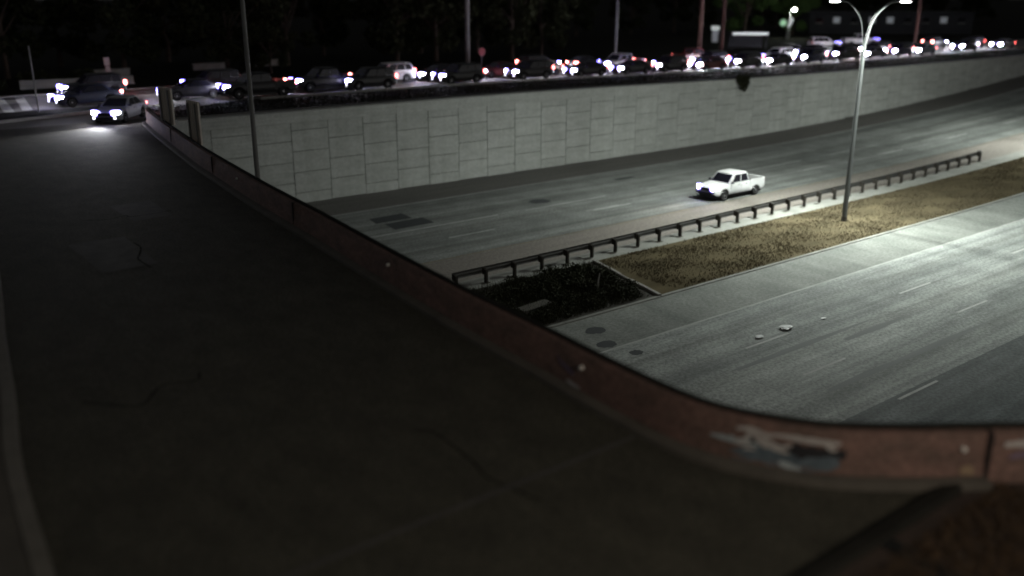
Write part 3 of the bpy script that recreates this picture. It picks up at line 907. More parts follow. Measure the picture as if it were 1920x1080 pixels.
def lamp_column(loc, label, watts):
    r = empty('lamp_column', loc)
    tag(r, label, 'street lamp', 'twin arm lamp columns in the median')
    MB().tube([(0, 0, 0), (0, 0, 6), (0, 0, 11.2)], [.165, .14, .12], 14).build('pole', M['galv'], r, smooth=50)
    MB().box((-.22, -.22, 0), (.22, .22, .06)).tube([(0, 0, .05), (0, 0, .4)], [.21, .17], 12).build('base', M['post'], r)
    for s in (-1, 1):
        pts = catmull([(0, 0, 10.8), (0, s * .08, 11.7), (0, s * .45, 13.0), (0, s * 1.3, 13.85), (0, s * 2.05, 14.02)], 5)
        MB().tube(pts, [(.10 if s < 0 else .065) - .035 * i / len(pts) for i in range(len(pts))], 10).build('arm', M['galv'], r, smooth=60)
        h = MB()
        secs = []
        for y, w, zt, zb in ((1.95, .06, .04, -.03), (2.1, .14, .07, -.05), (2.65, .17, .07, -.05), (2.85, .10, .03, -.04)):
            secs.append([(-w, s * y, 14.04 + zb), (w, s * y, 14.04 + zb), (w * .8, s * y, 14.04 + zt), (-w * .8, s * y, 14.04 + zt)])
        hd_ = h.rings(secs).build('lamp_head', M['galv'], r, bevel=.01)
        MB().box((-.15, s * 2.4 - .26, 13.945), (.15, s * 2.4 + .26, 13.988)).build('lens', M['lamp_glow'], hd_, bevel=.012)
        ld = bpy.data.lights.new('lamp_light', 'SPOT')
        ld.energy = watts; ld.color = (0.92, 1.0, 0.93); ld.shadow_soft_size = .2
        ld.spot_size = R(164); ld.spot_blend = 0.10
        light_nodes(ld, -1.0, 0.05)
        lo = bpy.data.objects.new('lamp_light', ld); COL.objects.link(lo); lo.parent = r; lo.location = (0, s * 2.4, 13.92)
    return r


lamp_column((53.3, 32.8, 0.03), 'tall grey lamp column with twin curved arms standing in the dry grass median', 20500)
lamp_column((95.0, 33.2, hz(95) + .03), 'farther twin arm lamp column along the median past the right frame edge', 19000)

# unlit pole standing at the bridge parapet
bp_ = empty('bridge_pole', (13.45, 33.35, DZ - .5))
tag(bp_, 'tall thin dark unlit pole rising just behind the bridge parapet', 'pole')
MB().tube([(0, 0, 0), (0, 0, 5), (0, 0, 10.5)], [.10, .088, .07], 12).build('shaft', M['pole_dark'], bp_, smooth=50)
MB().box((-.16, -.16, .0), (.16, .16, 1.0)).build('bracket', M['pole_dark'], bp_, bevel=.02)


# bridge mounted road signs seen from the back
def sign_panel(x, y, rz, w, h, z0, label):
    r = empty('road_sign', (x, y, DZ), rz)
    tag(r, label, 'road sign', 'sign panels mounted on the bridge')
    n = 6
    for k in range(n):                                     # extruded planks seen from behind
        a = -w / 2 + w * k / n
        pm = MB().box((0.0, a + .01, z0), (.045, a + w / n - .01, z0 + h))
        pm.box((-.045, a + .01, z0 + .01), (0.002, a + .05, z0 + h - .01))
        pm.build('plank', M['sign_back'], r)
    MB().box((.047, -w / 2 + .01, z0 + .01), (.052, w / 2 - .01, z0 + h - .01)).build('face', mat('sign_face_green', (0.02, 0.16, 0.08), (0.02, 0.14, 0.07), rough=.4), r)
    for q in (-.3, .3):
        MB().box((-.10, q * w - .05, -.5), (-.046, q * w + .05, z0 + h - .1)).build('bracket', M['pole_dark'], r)
    return r


sign_panel(16.05, 52.0, R(9), 1.6, 2.0, .75, 'ribbed grey sign back at the far end of the bridge parapet, left one')
sign_panel(15.15, 45.0, R(7), 1.3, 2.1, .6, 'ribbed grey sign back on the parapet nearer the dark bridge pole')

# ------------------------------------------------------------------ vehicles
PAINT = {}


def paint(name, c, rough=0.42):
    if name not in PAINT:
        PAINT[name] = mat('paint_' + name, c, tuple(k * .93 for k in c), rough=rough, space='obj', spec=0.3, coat=0.1)
    return PAINT[name]


COLS = {'black': (0.012, 0.012, 0.014), 'dark blue': (0.016, 0.02, 0.045), 'dark grey': (0.022, 0.022, 0.024), 'silver': (0.35, 0.36, 0.38),
        'white': (0.78, 0.78, 0.78), 'dark red': (0.09, 0.012, 0.014), 'grey': (0.09, 0.09, 0.095), 'tan': (0.5, 0.42, 0.33)}


def prof_at(tbl, x):
    if x >= tbl[0][0]: return tbl[0][1]
    for (a, va), (b, vb) in zip(tbl[:-1], tbl[1:]):
        if a >= x >= b: return va + (vb - va) * (a - x) / (a - b)
    return tbl[-1][1]


SPEC = {
    'sedan': dict(L=4.75, W=1.84, wb=(1.42, -1.36), wr=.33, low=.24, top=[(2.4, .66), (2.2, .74), (1.0, .93), (.6, .97), (-1.6, 1.0), (-2.2, 1.02), (-2.38, .94)],
                  cab=(.98, .12, -1.12, -1.88), belt=.94, roof=1.45, inset=.24, hz=.66, tz=.84),
    'suv': dict(L=4.75, W=1.92, wb=(1.42, -1.36), wr=.37, low=.30, top=[(2.4, .82), (2.25, .92), (1.1, 1.06), (.8, 1.09), (-2.2, 1.1), (-2.38, 1.04)],
                cab=(1.05, .35, -1.95, -2.3), belt=1.06, roof=1.74, inset=.2, hz=.78, tz=1.02),
    'pickup': dict(L=5.75, W=2.0, wb=(1.88, -1.72), wr=.41, low=.42, top=[(2.88, .98), (2.75, 1.08), (1.6, 1.18), (1.2, 1.2), (-1.05, 1.22), (-1.06, .82), (-2.88, .82)],
                   cab=(1.38, .72, -.78, -1.0), belt=1.18, roof=1.88, inset=.2, hz=.92, tz=1.05),
}
CARM = {}


def car_meshes(kind):
    if kind in CARM: return CARM[kind]
    S = SPEC[kind]; L, W = S['L'], S['W']; h = L / 2; hw = W / 2
    D = []                                   # (name, mesh, parent index, loc, colour slot)

    # body shell with wheel arches
    xs = set(np.linspace(-h, h, 25).round(3))
    for xw in S['wb']:
        for q in np.linspace(-1, 1, 9): xs.add(round(xw + q * (S['wr'] + .07), 3))
    if kind == 'pickup': xs |= {-1.05, -1.062}
    xs = sorted(xs)
    rings = []
    for x in xs:
        zl = S['low'] + .10 * max(0, (abs(x) - h + .5) / .5) ** 2
        for xw in S['wb']:
            d = abs(x - xw); Rr = S['wr'] + .07
            if d < Rr: zl = max(zl, S['wr'] + math.sqrt(max(0, Rr * Rr - d * d)) * .98)
        zt = prof_at(S['top'], x)
        e = max(0, (abs(x) - h + .55) / .55)
        w = hw * (1 - .13 * e ** 2.2)
        zm = max(zl + .04, S['low'] + .38 * (zt - S['low']))
        zs = max(zm + .03, zt - .13)
        half = [(w * .95, zl), (w * .995, min(zl + .07, zm - .01)), (w, zm), (w * .985, zs), (w * .93, zt - .03), (w * .6, zt + .012)]
        rings.append([(x, y, z) for y, z in half] + [(x, 0, zt + .02)] + [(x, -y, z) for y, z in half[::-1]])
    body = MB().rings(rings).mesh('body', M['black'], smooth=38)
    D.append(('body', body, None, (0, 0, 0), 'paint'))
    D.append(('underbody', MB().box((-h + .25, -hw + .24, .2), (h - .25, hw - .24, S['wr'] * 2 + .1)).mesh('underbody', M['black']), None, (0, 0, 0), None))

    # cabin
    xf0, xf1, xr1, xr0 = S['cab']; zb = S['belt'] - .03; zr = S['roof']; wb_ = hw * .955; wt = hw - S['inset']
    c = MB()
    c.rings([[(xf0, wb_, zb), (xf0, -wb_, zb), (xr0, -wb_, zb), (xr0, wb_, zb)],
             [(xf1, wt, zr - .06), (xf1, -wt, zr - .06), (xr1, -wt, zr - .06), (xr1, wt, zr - .06)],
             [(xf1 - .16, wt - .13, zr), (xf1 - .16, -wt + .13, zr), (xr1 + .14, -wt + .13, zr), (xr1 + .14, wt - .13, zr)]])
    cab = c.mesh('cabin', M['black'], smooth=50, bevel=.035)
    ci = len(D); D.append(('cabin', cab, None, (0, 0, 0), 'paint'))

    def pane(name, A, B, C, Dd, u0, u1, v0, v1):
        A, B, C, Dd = map(Vector, (A, B, C, Dd))      # A,B bottom; C,D top (A-D and B-C sides)
        def P(u, v): return A.lerp(B, u).lerp(Dd.lerp(C, u), v)
        n = (B - A).cross(Dd - A).normalized()
        ctr = (A + B + C + Dd) / 4
        if n.dot(ctr - Vector((0, 0, zb))) < 0: n = -n
        q = [P(u0, v0), P(u1, v0), P(u1, v1), P(u0, v1)]
        m = MB().rings([[tuple(p - n * .004) for p in q], [tuple(p + n * .008) for p in q]]).mesh(name, M['glass'])
        D.append((name, m, ci, (0, 0, 0), None))
    t = zr - .06
    pane('windscreen', (xf0, wb_, zb), (xf0, -wb_, zb), (xf1, -wt, t), (xf1, wt, t), .07, .93, .10, .94)
    pane('rear_window', (xr0, -wb_, zb), (xr0, wb_, zb), (xr1, wt, t), (xr1, -wt, t), .1, .9, .2, .92)
    for s in (1, -1):
        A, B, C, Q = (xf0, s * wb_, zb), (xr0, s * wb_, zb), (xr1, s * wt, t), (xf1, s * wt, t)
        if kind == 'suv':
            cuts_ = ((.10, .37), (.40, .68), (.71, .93))
        elif kind == 'sedan':
            cuts_ = ((.10, .46), (.49, .86))
        else:
            cuts_ = ((.12, .52), (.56, .93))
        for a, b in cuts_: pane('side_window', A, B, C, Q, a, b, .14, .92)
    # wheels
    r = S['wr']
    ty = MB().lathe_y([(-.11, r * .62), (-.115, r * .9), (-.09, r), (.09, r), (.115, r * .9), (.11, r * .62)], 22).mesh('wheel', M['tyre'], smooth=40)
    rm = MB().lathe_y([(-.10, r * .2), (-.10, r * .64), (.10, r * .64), (.118, r * .60), (.085, r * .5), (.075, r * .25), (.11, r * .18), (.112, r * .05)], 18)
    rmm = rm.mesh('rim', M['rim'], smooth=30)
    for xw in S['wb']:
        for s in (1, -1):
            wi = len(D); D.append(('wheel', ty, None, (xw, s * (hw - .115), r), None, s))
            D.append(('rim', rmm, wi, (0, 0, 0), None))
    # front and rear furniture
    zt = prof_at(S['top'], h); z1 = S['hz']
    D.append(('grille', MB().box((h - .05, -hw * .5, z1 - .16), (h + .012, hw * .5, z1 + .05)).mesh('grille', M['black'], bevel=.02), None, (0, 0, 0), None))
    D.append(('bumper', MB().box((h - .12, -hw * .84, S['low'] + .08), (h + .03, hw * .84, S['low'] + .24)).mesh('bumper', M['black'], bevel=.04), None, (0, 0, 0), None))
    D.append(('rear_bumper', MB().box((-h - .04, -hw * .86, S['low'] + .08), (-h + .12, hw * .86, S['low'] + .26)).mesh('rear_bumper', M['black'], bevel=.04), None, (0, 0, 0), None))
    D.append(('licence_plate', MB().box((-h - .05, -.16, S['low'] + .32), (-h + .02, .16, S['low'] + .46)).mesh('licence_plate', M['plate']), None, (0, 0, 0), None))
    for s in (1, -1):
        q = [(h - .34, hw * .945, .10), (h - .06, hw * .84, .135), (h + .015, hw * .62, .125), (h + .0, hw * .46, .08)]
        ring1 = []
        for x, y, d in q:
            ring1.append([(x + .02, s * (y + .012), z1 + .03 - d), (x + .02, s * (y + .012), z1 + .03 + d), (x - .12, s * (y - .08), z1 + .03 + d), (x - .12, s * (y - .08), z1 + .03 - d)])
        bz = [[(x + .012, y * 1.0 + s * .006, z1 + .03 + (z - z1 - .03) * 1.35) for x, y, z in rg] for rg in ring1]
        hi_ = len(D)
        D.append(('headlight', MB().rings([[(x - .012, y - s * .01, z) for x, y, z in rg] for rg in bz]).mesh('headlight_halo', M['head_halo']), None, (0, 0, 0), None))  # glowing rim shaped as the halo around the lens
        D.append(('lens', MB().rings(ring1).mesh('lens', M['head_glow'], bevel=.01), hi_, (0, 0, 0), 'head'))
        D.append(('bloom_disc', MB().rings([[(h - .02 + dx, s * (hw * .7 + rr_ * math.cos(6.283 * k / 10)), S['low'] + .16 + rr_ * .8 * math.sin(6.283 * k / 10)) for k in range(10)] for dx, rr_ in ((0, .085), (.055, .085), (.07, .06))]).mesh('bloom_disc', M['bloom_glow']), None, (0, 0, 0), 'bloom'))  # added disc, enlarges the lit area as bloom would
        zt_ = S['tz']
        m = MB(); hh_ = .16 if kind != 'sedan' else .09; dy = .12 if kind != 'sedan' else .30
        m.rings([[(-h + .24, s * (hw * .945), zt_ - hh_), (-h + .24, s * (hw * .955), zt_ + hh_), (-h + .2, s * (hw * .8), zt_ + hh_), (-h + .2, s * (hw * .8), zt_ - hh_)],
                 [(-h + .0, s * (hw * .89), zt_ - hh_), (-h + .0, s * (hw * .895), zt_ + hh_), (-h + .1, s * (hw * .7), zt_ + hh_), (-h + .1, s * (hw * .7), zt_ - hh_)],
                 [(-h - .02, s * (hw * .89 - dy), zt_ - hh_ * .9), (-h - .02, s * (hw * .89 - dy), zt_ + hh_ * .9), (-h + .08, s * (hw * .89 - dy), zt_ + hh_), (-h + .08, s * (hw * .89 - dy), zt_ - hh_)]])
        D.append(('taillight', m.mesh('taillight', M['tail_glow']), None, (0, 0, 0), 'tail'))
        D.append(('mirror', MB().rings([[(xf0 - .28, s * (hw - .06), S['belt'] + .02), (xf0 - .18, s * (hw - .06), S['belt'] + .02), (xf0 - .18, s * (hw - .06), S['belt'] + .14), (xf0 - .28, s * (hw - .06), S['belt'] + .14)],
                                        [(xf0 - .30, s * (hw + .16), S['belt'] + .0), (xf0 - .20, s * (hw + .15), S['belt'] + .0), (xf0 - .2, s * (hw + .15), S['belt'] + .17), (xf0 - .3, s * (hw + .16), S['belt'] + .17)]]).mesh('mirror', M['black'], bevel=.02), None, (0, 0, 0), None))
        for xd in ((-.05, -1.0) if kind != 'pickup' else (.3, -.55)):
            D.append(('door_handle', MB().box((xd - .1, s * hw * .985 - .012, S['belt'] - .16), (xd + .1, s * hw * .985 + .028, S['belt'] - .125)).mesh('door_handle', M['black']), None, (0, 0, 0), None))
        for xd in ((xf0 - .12, -.32, -1.2) if kind != 'pickup' else (xf0 - .15, .02, -.95)):
            D.append(('door_gap', MB().box((xd - .008, s * hw * .993 - .012, S['low'] + .12), (xd + .008, s * hw * .993 + .004, S['belt'] - .06)).mesh('door_gap', M['black']), None, (0, 0, 0), None))
    if kind == 'pickup':
        bw = MB(); z0, z2 = .80, 1.24
        for s in (1, -1):
            D.append(('bed_side', MB().rings([[(x, s * hw * .992, z0 - .1), (x, s * hw * .98, z2), (x, s * (hw * .98 - .09), z2), (x, s * (hw * .98 - .09), z0 - .1)] for x in (-1.07, -2.0, -2.72)] +
                                             [[(-2.85, s * hw * .90, z0 - .1), (-2.85, s * hw * .895, z2), (-2.85, s * (hw * .88 - .09), z2), (-2.85, s * (hw * .88 - .09), z0 - .1)]]).mesh('bed_side', M['black'], smooth=30), None, (0, 0, 0), 'paint'))
        D.append(('tailgate', MB().box((-2.9, -hw * .88, z0 - .1), (-2.82, hw * .88, z2 - .01)).mesh('tailgate', M['black'], bevel=.02), None, (0, 0, 0), 'paint'))
        D.append(('bed_front', MB().box((-1.12, -hw * .93, z0 - .05), (-1.065, hw * .93, z2)).mesh('bed_front', M['black']), None, (0, 0, 0), None))
        D.append(('bed_liner', MB().box((-2.82, -hw * .89, .84), (-1.12, hw * .89, .862)).mesh('bed_liner', M['black']), None, (0, 0, 0), None))
    CARM[kind] = D
    return D


def vehicle(kind, colour, x, y, z, heading, label, group=None, beam=22, spread=58, lights=True, tails='tail_glow', warm=False, cat=None, beam_col=(.92, .93, 1.0)):
    """x, y is the centre of the car; heading in degrees, 0 = +x"""
    D = car_meshes(kind)
    name = {'sedan': 'sedan_car', 'suv': 'suv_car', 'pickup': 'pickup_truck'}[kind]
    r = empty(name, (x, y, z), R(heading))
    tag(r, label, cat or ('pickup truck' if kind == 'pickup' else 'car'), group)
    made = []
    for d in D:
        o = bpy.data.objects.new(d[0], d[1]); COL.objects.link(o)
        o.parent = r if d[2] is None else made[d[2]]
        o.location = d[3]
        if len(d) > 5 and d[5] < 0: o.rotation_euler = (0, 0, math.pi)
        if d[4]:
            m = {'paint': paint(colour, COLS[colour]), 'head': M['head_warm' if warm else 'head_bloom' if x > 80 else 'head_glow'] if lights else M['plate'], 'tail': M[tails], 'bloom': M['bloom_glow'] if lights and kind != 'pickup' else M['plate']}[d[4]]
            o.material_slots[0].link = 'OBJECT'; o.material_slots[0].material = m
        made.append(o)
    if lights and beam:
        S = SPEC[kind]
        ld = bpy.data.lights.new('headlight_beam', 'SPOT')
        ld.energy = beam * 70; ld.color = beam_col if not warm else (1.0, .86, .78); ld.spot_size = R(spread); ld.spot_blend = 1.0; ld.shadow_soft_size = .12
        lo = bpy.data.objects.new('headlight_beam', ld); COL.objects.link(lo); lo.parent = r
        lo.location = (S['L'] / 2 + .12, 0, S['hz'] + .05); lo.rotation_euler = (R(90 - 1.0), 0, R(-90))
    return r


# the lit pickup on the highway
vehicle('pickup', 'white', 54.1, 42.95, 0, 180, 'white crew cab pickup truck driving alone on the sunken highway', beam=14, warm=True, tails='tail_off')
# the car coming onto the bridge
vehicle('sedan', 'silver', 16.1, 61.5, DZ, 180 + 52, 'silver car with bright headlights coming onto the bridge by the sign backs', beam=34, spread=84)

QG = 'vehicles queued on the frontage road'
N1, N2, N3 = 69.6, 73.0, 77.2
ORD = ['leftmost', 'second', 'third', 'fourth', 'fifth', 'sixth', 'seventh', 'eighth', 'ninth', 'tenth', 'eleventh', 'twelfth', 'thirteenth', 'fourteenth', 'fifteenth', 'sixteenth', 'seventeenth', 'eighteenth', 'nineteenth', 'twentieth']
# (kind, colour, front x, y, heading offset, tails, beam)
near = [('sedan', 'dark blue', 14.2, 71.2, 10, 'brake_glow', 8), ('sedan', 'dark grey', 21.6, 71.0, 0, 'tail_glow', 12), ('pickup', 'black', 25.5, 68.9, 0, 'brake_glow', 14), ('pickup', 'black', 32.0, 70.2, 0, 'brake_glow', 20),
        ('suv', 'black', 36.0, 69.3, 0, 'tail_glow', 18), ('suv', 'black', 45.0, 68.9, 0, 'tail_glow', 24), ('suv', 'black', 53.4, 69.2, 0, 'tail_glow', 10), ('sedan', 'black', 60.6, 69.1, 0, 'tail_glow', 26),
        ('sedan', 'dark grey', 67.0, 69.1, 0, 'tail_glow', 20), ('suv', 'black', 72.6, 69.1, 0, 'tail_glow', 16), ('sedan', 'dark red', 79.0, 69.0, 0, 'tail_glow', 16), ('suv', 'dark grey', 85.4, 69.0, 0, 'tail_glow', 16),
        ('sedan', 'black', 91.2, 69.0, 0, 'tail_glow', 14), ('suv', 'dark blue', 98.0, 69.0, 0, 'tail_glow', 16), ('pickup', 'dark grey', 104.6, 69.0, 0, 'tail_glow', 18), ('sedan', 'black', 111.8, 69.0, 0, 'tail_glow', 14),
        ('suv', 'dark blue', 118.4, 69.0, 0, 'tail_glow', 18), ('sedan', 'grey', 124.6, 69.0, 0, 'tail_glow', 16), ('suv', 'black', 136.6, 69.0, 0, 'tail_glow', 16), ('sedan', 'silver', 148.5, 69.0, 0, 'tail_glow', 16)]
far = [('suv', 'black', 16.0, 77.2, 0, 'brake_glow', 8), ('suv', 'dark grey', 24.8, 75.2, 0, 'tail_glow', 16), ('suv', 'white', 40.2, 73.1, 0, 'tail_glow', 0), ('sedan', 'dark grey', 45.2, 72.6, 0, 'tail_glow', 26),
       ('sedan', 'dark red', 52.2, 72.6, 0, 'tail_glow', 24), ('sedan', 'tan', 57.4, 72.4, 0, 'tail_glow', 12), ('pickup', 'white', 68.4, 72.6, 0, 'tail_glow', 14), ('sedan', 'dark grey', 77.0, 72.6, 0, 'tail_glow', 20),
       ('suv', 'black', 83.5, 72.6, 0, 'tail_glow', 16), ('sedan', 'black', 90.0, 72.6, 0, 'tail_glow', 16), ('suv', 'white', 96.4, 72.6, 0, 'tail_glow', 16), ('pickup', 'black', 103.4, 72.6, 0, 'tail_glow', 16),
       ('sedan', 'grey', 111.0, 72.6, 0, 'tail_glow', 16), ('suv', 'dark grey', 118.4, 72.6, 0, 'tail_glow', 16), ('sedan', 'black', 127.0, 72.6, 0, 'tail_glow', 16), ('suv', 'dark grey', 146.0, 72.6, 0, 'tail_glow', 16)]
away = [('suv', 'black', 60.6, 76.6, 0, 'brake_glow', 10), ('sedan', 'dark grey', 67.6, 76.6, 0, 'brake_glow', 10), ('pickup', 'dark red', 84.6, 76.6, 0, 'brake_glow', 10),
        ('suv', 'black', 105.0, 76.6, 0, 'brake_glow', 10), ('sedan', 'black', 128.0, 76.6, 0, 'brake_glow', 10), ('suv', 'dark grey', 142.0, 76.6, 0, 'brake_glow', 10)]
KN = {'sedan': 'sedan', 'suv': 'SUV', 'pickup': 'pickup truck'}
for row, txt in ((near, 'in the lane nearest the retaining wall'), (far, 'in the middle lane of the queue')):
    for i, (k, c, xf, y, ho, tl, bm) in enumerate(row):
        a = 180 + ho; L2 = SPEC[k]['L'] / 2
        x = xf - math.cos(R(a)) * L2; yy = y - math.sin(R(a)) * L2
        lab = '%s %s, %s vehicle%s %s' % (c, KN[k], ORD[i], '' if i == 0 else ' from the left', txt)
        vehicle(k, c, x, yy, zu(x), a, lab, QG, bm, tails=tl)
for i, (k, c, xr, y, ho, tl, bm) in enumerate(away):
    x = xr + SPEC[k]['L'] / 2
    vehicle(k, c, x, y, zu(x), 0, '%s %s facing away in the far lane, %s' % (c, KN[k], ORD[i] if i == 0 else ORD[i] + ' from the left'), QG, bm, tails=tl)


# ------------------------------------------------------------------ roadside things
def small_post(name, x, y, h, label, cat, head=None, lean=0.0, r=.035, mt='pole_dark', z=None):
    e = empty(name, (x, y, zu(x) if z is None else z)); e.rotation_euler = (0, lean, R(0))
    tag(e, label, cat)
    MB().tube([(0, 0, 0), (0, 0, h)], r, 8).build('post', M[mt], e)
    if head: head(e, h)
    return e


def round_head(mt, r, n=8, ang=0.0):
    def f(e, h):
        rr = []
        for d in (-.015, .015):
            rr.append([(r * math.cos(6.283 * (k + .5) / n), -.05 + d, h + r * .6 + r * math.sin(6.283 * (k + .5) / n)) for k in range(n)])
        MB().rings(rr).build('sign_plate', M[mt], e)
    return f


def rect_head(mt, w, hh):
    def f(e, h):
        MB().box((-w / 2, -.06, h - hh), (w / 2, -.035, h + .05)).build('sign_plate', M[mt], e, bevel=.006)
        MB().box((-w * .4, -.06, h - hh * 1.9), (w * .4, -.035, h - hh * 1.1)).build('sign_plate', M[mt], e, bevel=.006)
    return f


small_post('sign_post', 20.9, 81.6, 2.6, 'small leaning pale sign on a post behind the leftmost cars', 'sign', rect_head('concrete', .45, .6), lean=-.05, mt='concrete')
small_post('round_sign', 54.6, 75.3, 2.0, 'small red sign on a post rising above the queue', 'sign', round_head('red_sign', .42), mt='galv')
small_post('thin_pole', 12.6, 68.0, 4.4, 'thin dark pole standing on the corner island at far left', 'pole', r=.06)
small_post('utility_mast', 80.0, 82.5, 16, 'thin grey mast behind the middle of the queue', 'pole', r=.16, mt='galv')
small_post('utility_mast', 62.5, 89, 16, 'dim broad pole left of the thin grey mast', 'pole', r=.28, mt='pole_dark')
small_post('utility_pole', 97.0, 84.0, 16, 'reddish brown timber utility pole behind the queue, left of a pair', 'pole', r=.30, mt='wood_pole')
small_post('utility_pole', 104.0, 86.0, 16, 'reddish brown timber utility pole behind the queue, right of a pair', 'pole', r=.24, mt='wood_pole')
small_post('utility_pole', 150.0, 83.0, 16, 'reddish brown timber utility pole near the right frame edge', 'pole', r=.28, mt='wood_pole')

br = empty('concrete_barrier', (15.0, 87.0, DZ - .04), R(-3))
tag(br, 'low pale concrete barrier beyond the junction at far left', 'barrier')
for k in range(3):
    MB().rings([[(x, -.3, 0), (x, -.28, .12), (x, -.12, .35), (x, -.08, .72), (x, .08, .72), (x, .12, .35), (x, .28, .12), (x, .3, 0)] for x in (k * 3.05, k * 3.05 + 3.03)]).build('segment', M['concrete'], br)
for (x0_, x1_, yy, lab) in ((21.5, 26.5, 96, 'dim pale low wall behind the leftmost cars'), (33.5, 37.0, 98, 'dim pale low wall left of the dark bridge pole'), (40.5, 43.5, 99, 'dim pale low wall right of the dark bridge pole')):
    m = MB().box((0, -.15, 0), (x1_ - x0_, .15, .6), None).box((-.05, -.2, .602), (x1_ - x0_ + .05, .2, .68))
    o = m.build('low_wall', M['kerb'], None, loc=(x0_, yy, DZ - .04)); tag(o, lab, 'wall')

# debris on the near carriageway
for (x, y, s, lab) in ((33.5, 22.85, .3, 'crumpled white litter on the near carriageway lane line'), (31.6, 22.9, .2, 'flattened grey litter left of the crumpled white litter'), (36.0, 22.6, .14, 'small pinkish litter right of the crumpled white litter')):
    me = bpy.data.meshes.new('litter'); bm = bmesh.new(); bmesh.ops.create_icosphere(bm, subdivisions=2, radius=1)
    for v_ in bm.verts: v_.co *= rnd.uniform(.6, 1.15)
    bm.to_mesh(me); bm.free(); me.materials.append(M['plate'])
    o = link_mesh('litter', me, None, (x, y, s * .3)); o.scale = (s * 1.3, s * .9, s * .12); tag(o, lab, 'litter')


# ------------------------------------------------------------------ trees and background
def tree_meshes(seed, H, spread, n, leafm, size):
    rs = random.Random(seed)
    t = MB(); th = H * .38
    t.tube([(0, 0, -.2), (rs.uniform(-.15, .15), rs.uniform(-.15, .15), th * .5), (rs.uniform(-.3, .3), rs.uniform(-.3, .3), th), (0, 0, H * .7)], [.3, .24, .2, .06], 8)
    cl = []
    for k in range(7):
        a = 6.283 * k / 7 + rs.uniform(-.3, .3); ln = spread * rs.uniform(.5, .85); z0 = th * rs.uniform(.7, 1.1); z1 = H * rs.uniform(.42, .82)
        e = (math.cos(a) * ln, math.sin(a) * ln, z1)
        t.tube([(0, 0, z0), (e[0] * .5, e[1] * .5, (z0 + z1) * .52), e], [.12, .08, .03], 6)
        for q in range(3):
            rr_ = rs.uniform(.16, .28) * spread
            cl.append((e[0] + rs.uniform(-.25, .25) * spread, e[1] + rs.uniform(-.25, .25) * spread, e[2] + rs.uniform(-.14, .12) * H, rr_ * 1.2, rr_ * 1.2, rr_ * .8))
    for q in range(5):
        cl.append((rs.uniform(-.3, .3) * spread, rs.uniform(-.3, .3) * spread, H * rs.uniform(.7, .92), spread * .28, spread * .28, spread * .22))
    for q in range(6):
        a = rs.uniform(0, 6.28); cl.append((math.cos(a) * spread * .5, math.sin(a) * spread * .5, H * rs.uniform(.16, .3), spread * .24, spread * .24, spread * .2))
    v_, f_ = leaves(cl, n, size)
    return t.mesh('trunk', M['bark'], smooth=60), raw_mesh('crown', v_, f_, leafm)


TM = [tree_meshes(1, 12, 5.0, 5200, M['leaf'], .26), tree_meshes(2, 10, 5.5, 5200, M['leaf'], .26), tree_meshes(3, 14, 5.2, 5600, M['leaf'], .28)]
TG = tree_meshes(7, 11, 5.0, 6000, M['leaf_green'], .24)


def tree(ms, x, y, s, rz, label, group=None, z=None):
    e = empty('leafy_tree', (x, y, zu(x) - .05 if z is None else z), rz); e.scale = (s, s, s)
    tag(e, label, 'tree', group)
    link_mesh('trunk', ms[0], e); link_mesh('crown', ms[1], e)
    return e


k = 0
for (y, xa, xb, dx) in ((97, -4, 86, 9.5), (112, 0, 104, 12), (142, 60, 300, 13)):
    x = xa
    while x < xb:
        if not (y < 100 and x > 118):
            tree(TM[k % 3], x + rnd.uniform(-2, 2), y + rnd.uniform(-3, 3), rnd.uniform(.85, 1.2), rnd.uniform(0, 6.28), 'dark leafy tree in the black row beyond the frontage road', 'dark trees beyond the frontage road')
        k += 1; x += dx * rnd.uniform(.85, 1.15)
tree(TM[1], 38.5, 89.5, .5, 1.0, 'low rounded dark tree behind the cars right of the dark bridge pole', None)
tree(TG, 153, 121, 1.1, .4, 'green tree lit by a lamp at upper right', None)
tree(TG, 166, 119, .9, 2.4, 'green tree partly lit, right of the lamp at upper right', None)

# low bushes by the left barrier
for (x, y, s, lab) in ((12.5, 86.5, 1.0, 'low bush left of the pale barrier'), (17.0, 90.0, 1.2, 'low bush behind the pale barrier'), (21.0, 91.0, 1.0, 'low bush right of the pale barrier')):
    cl = [(rnd.uniform(-1, 1), rnd.uniform(-.6, .6), rnd.uniform(.3, .8), .6, .5, .45) for _ in range(8)]
    v_, f_ = leaves(cl, 1400, .12)
    o = link_mesh('bush', raw_mesh('bush', v_, f_, M['leaf']), None, (x, y, DZ - .05)); o.scale = (s, s, s); tag(o, lab, 'bush')

# bush hanging over the wall coping
cl = [(rnd.uniform(-.9, .9), rnd.uniform(-.15, .25), rnd.uniform(-1.0, .5), .45, .25, .4) for _ in range(10)]
v_, f_ = leaves(cl, 1500, .11)
o = link_mesh('hanging_bush', raw_mesh('hanging_bush', v_, f_, M['shrub']), None, (76.3, 60.0, 6.0)); tag(o, 'dark bush hanging over the top of the retaining wall', 'bush')


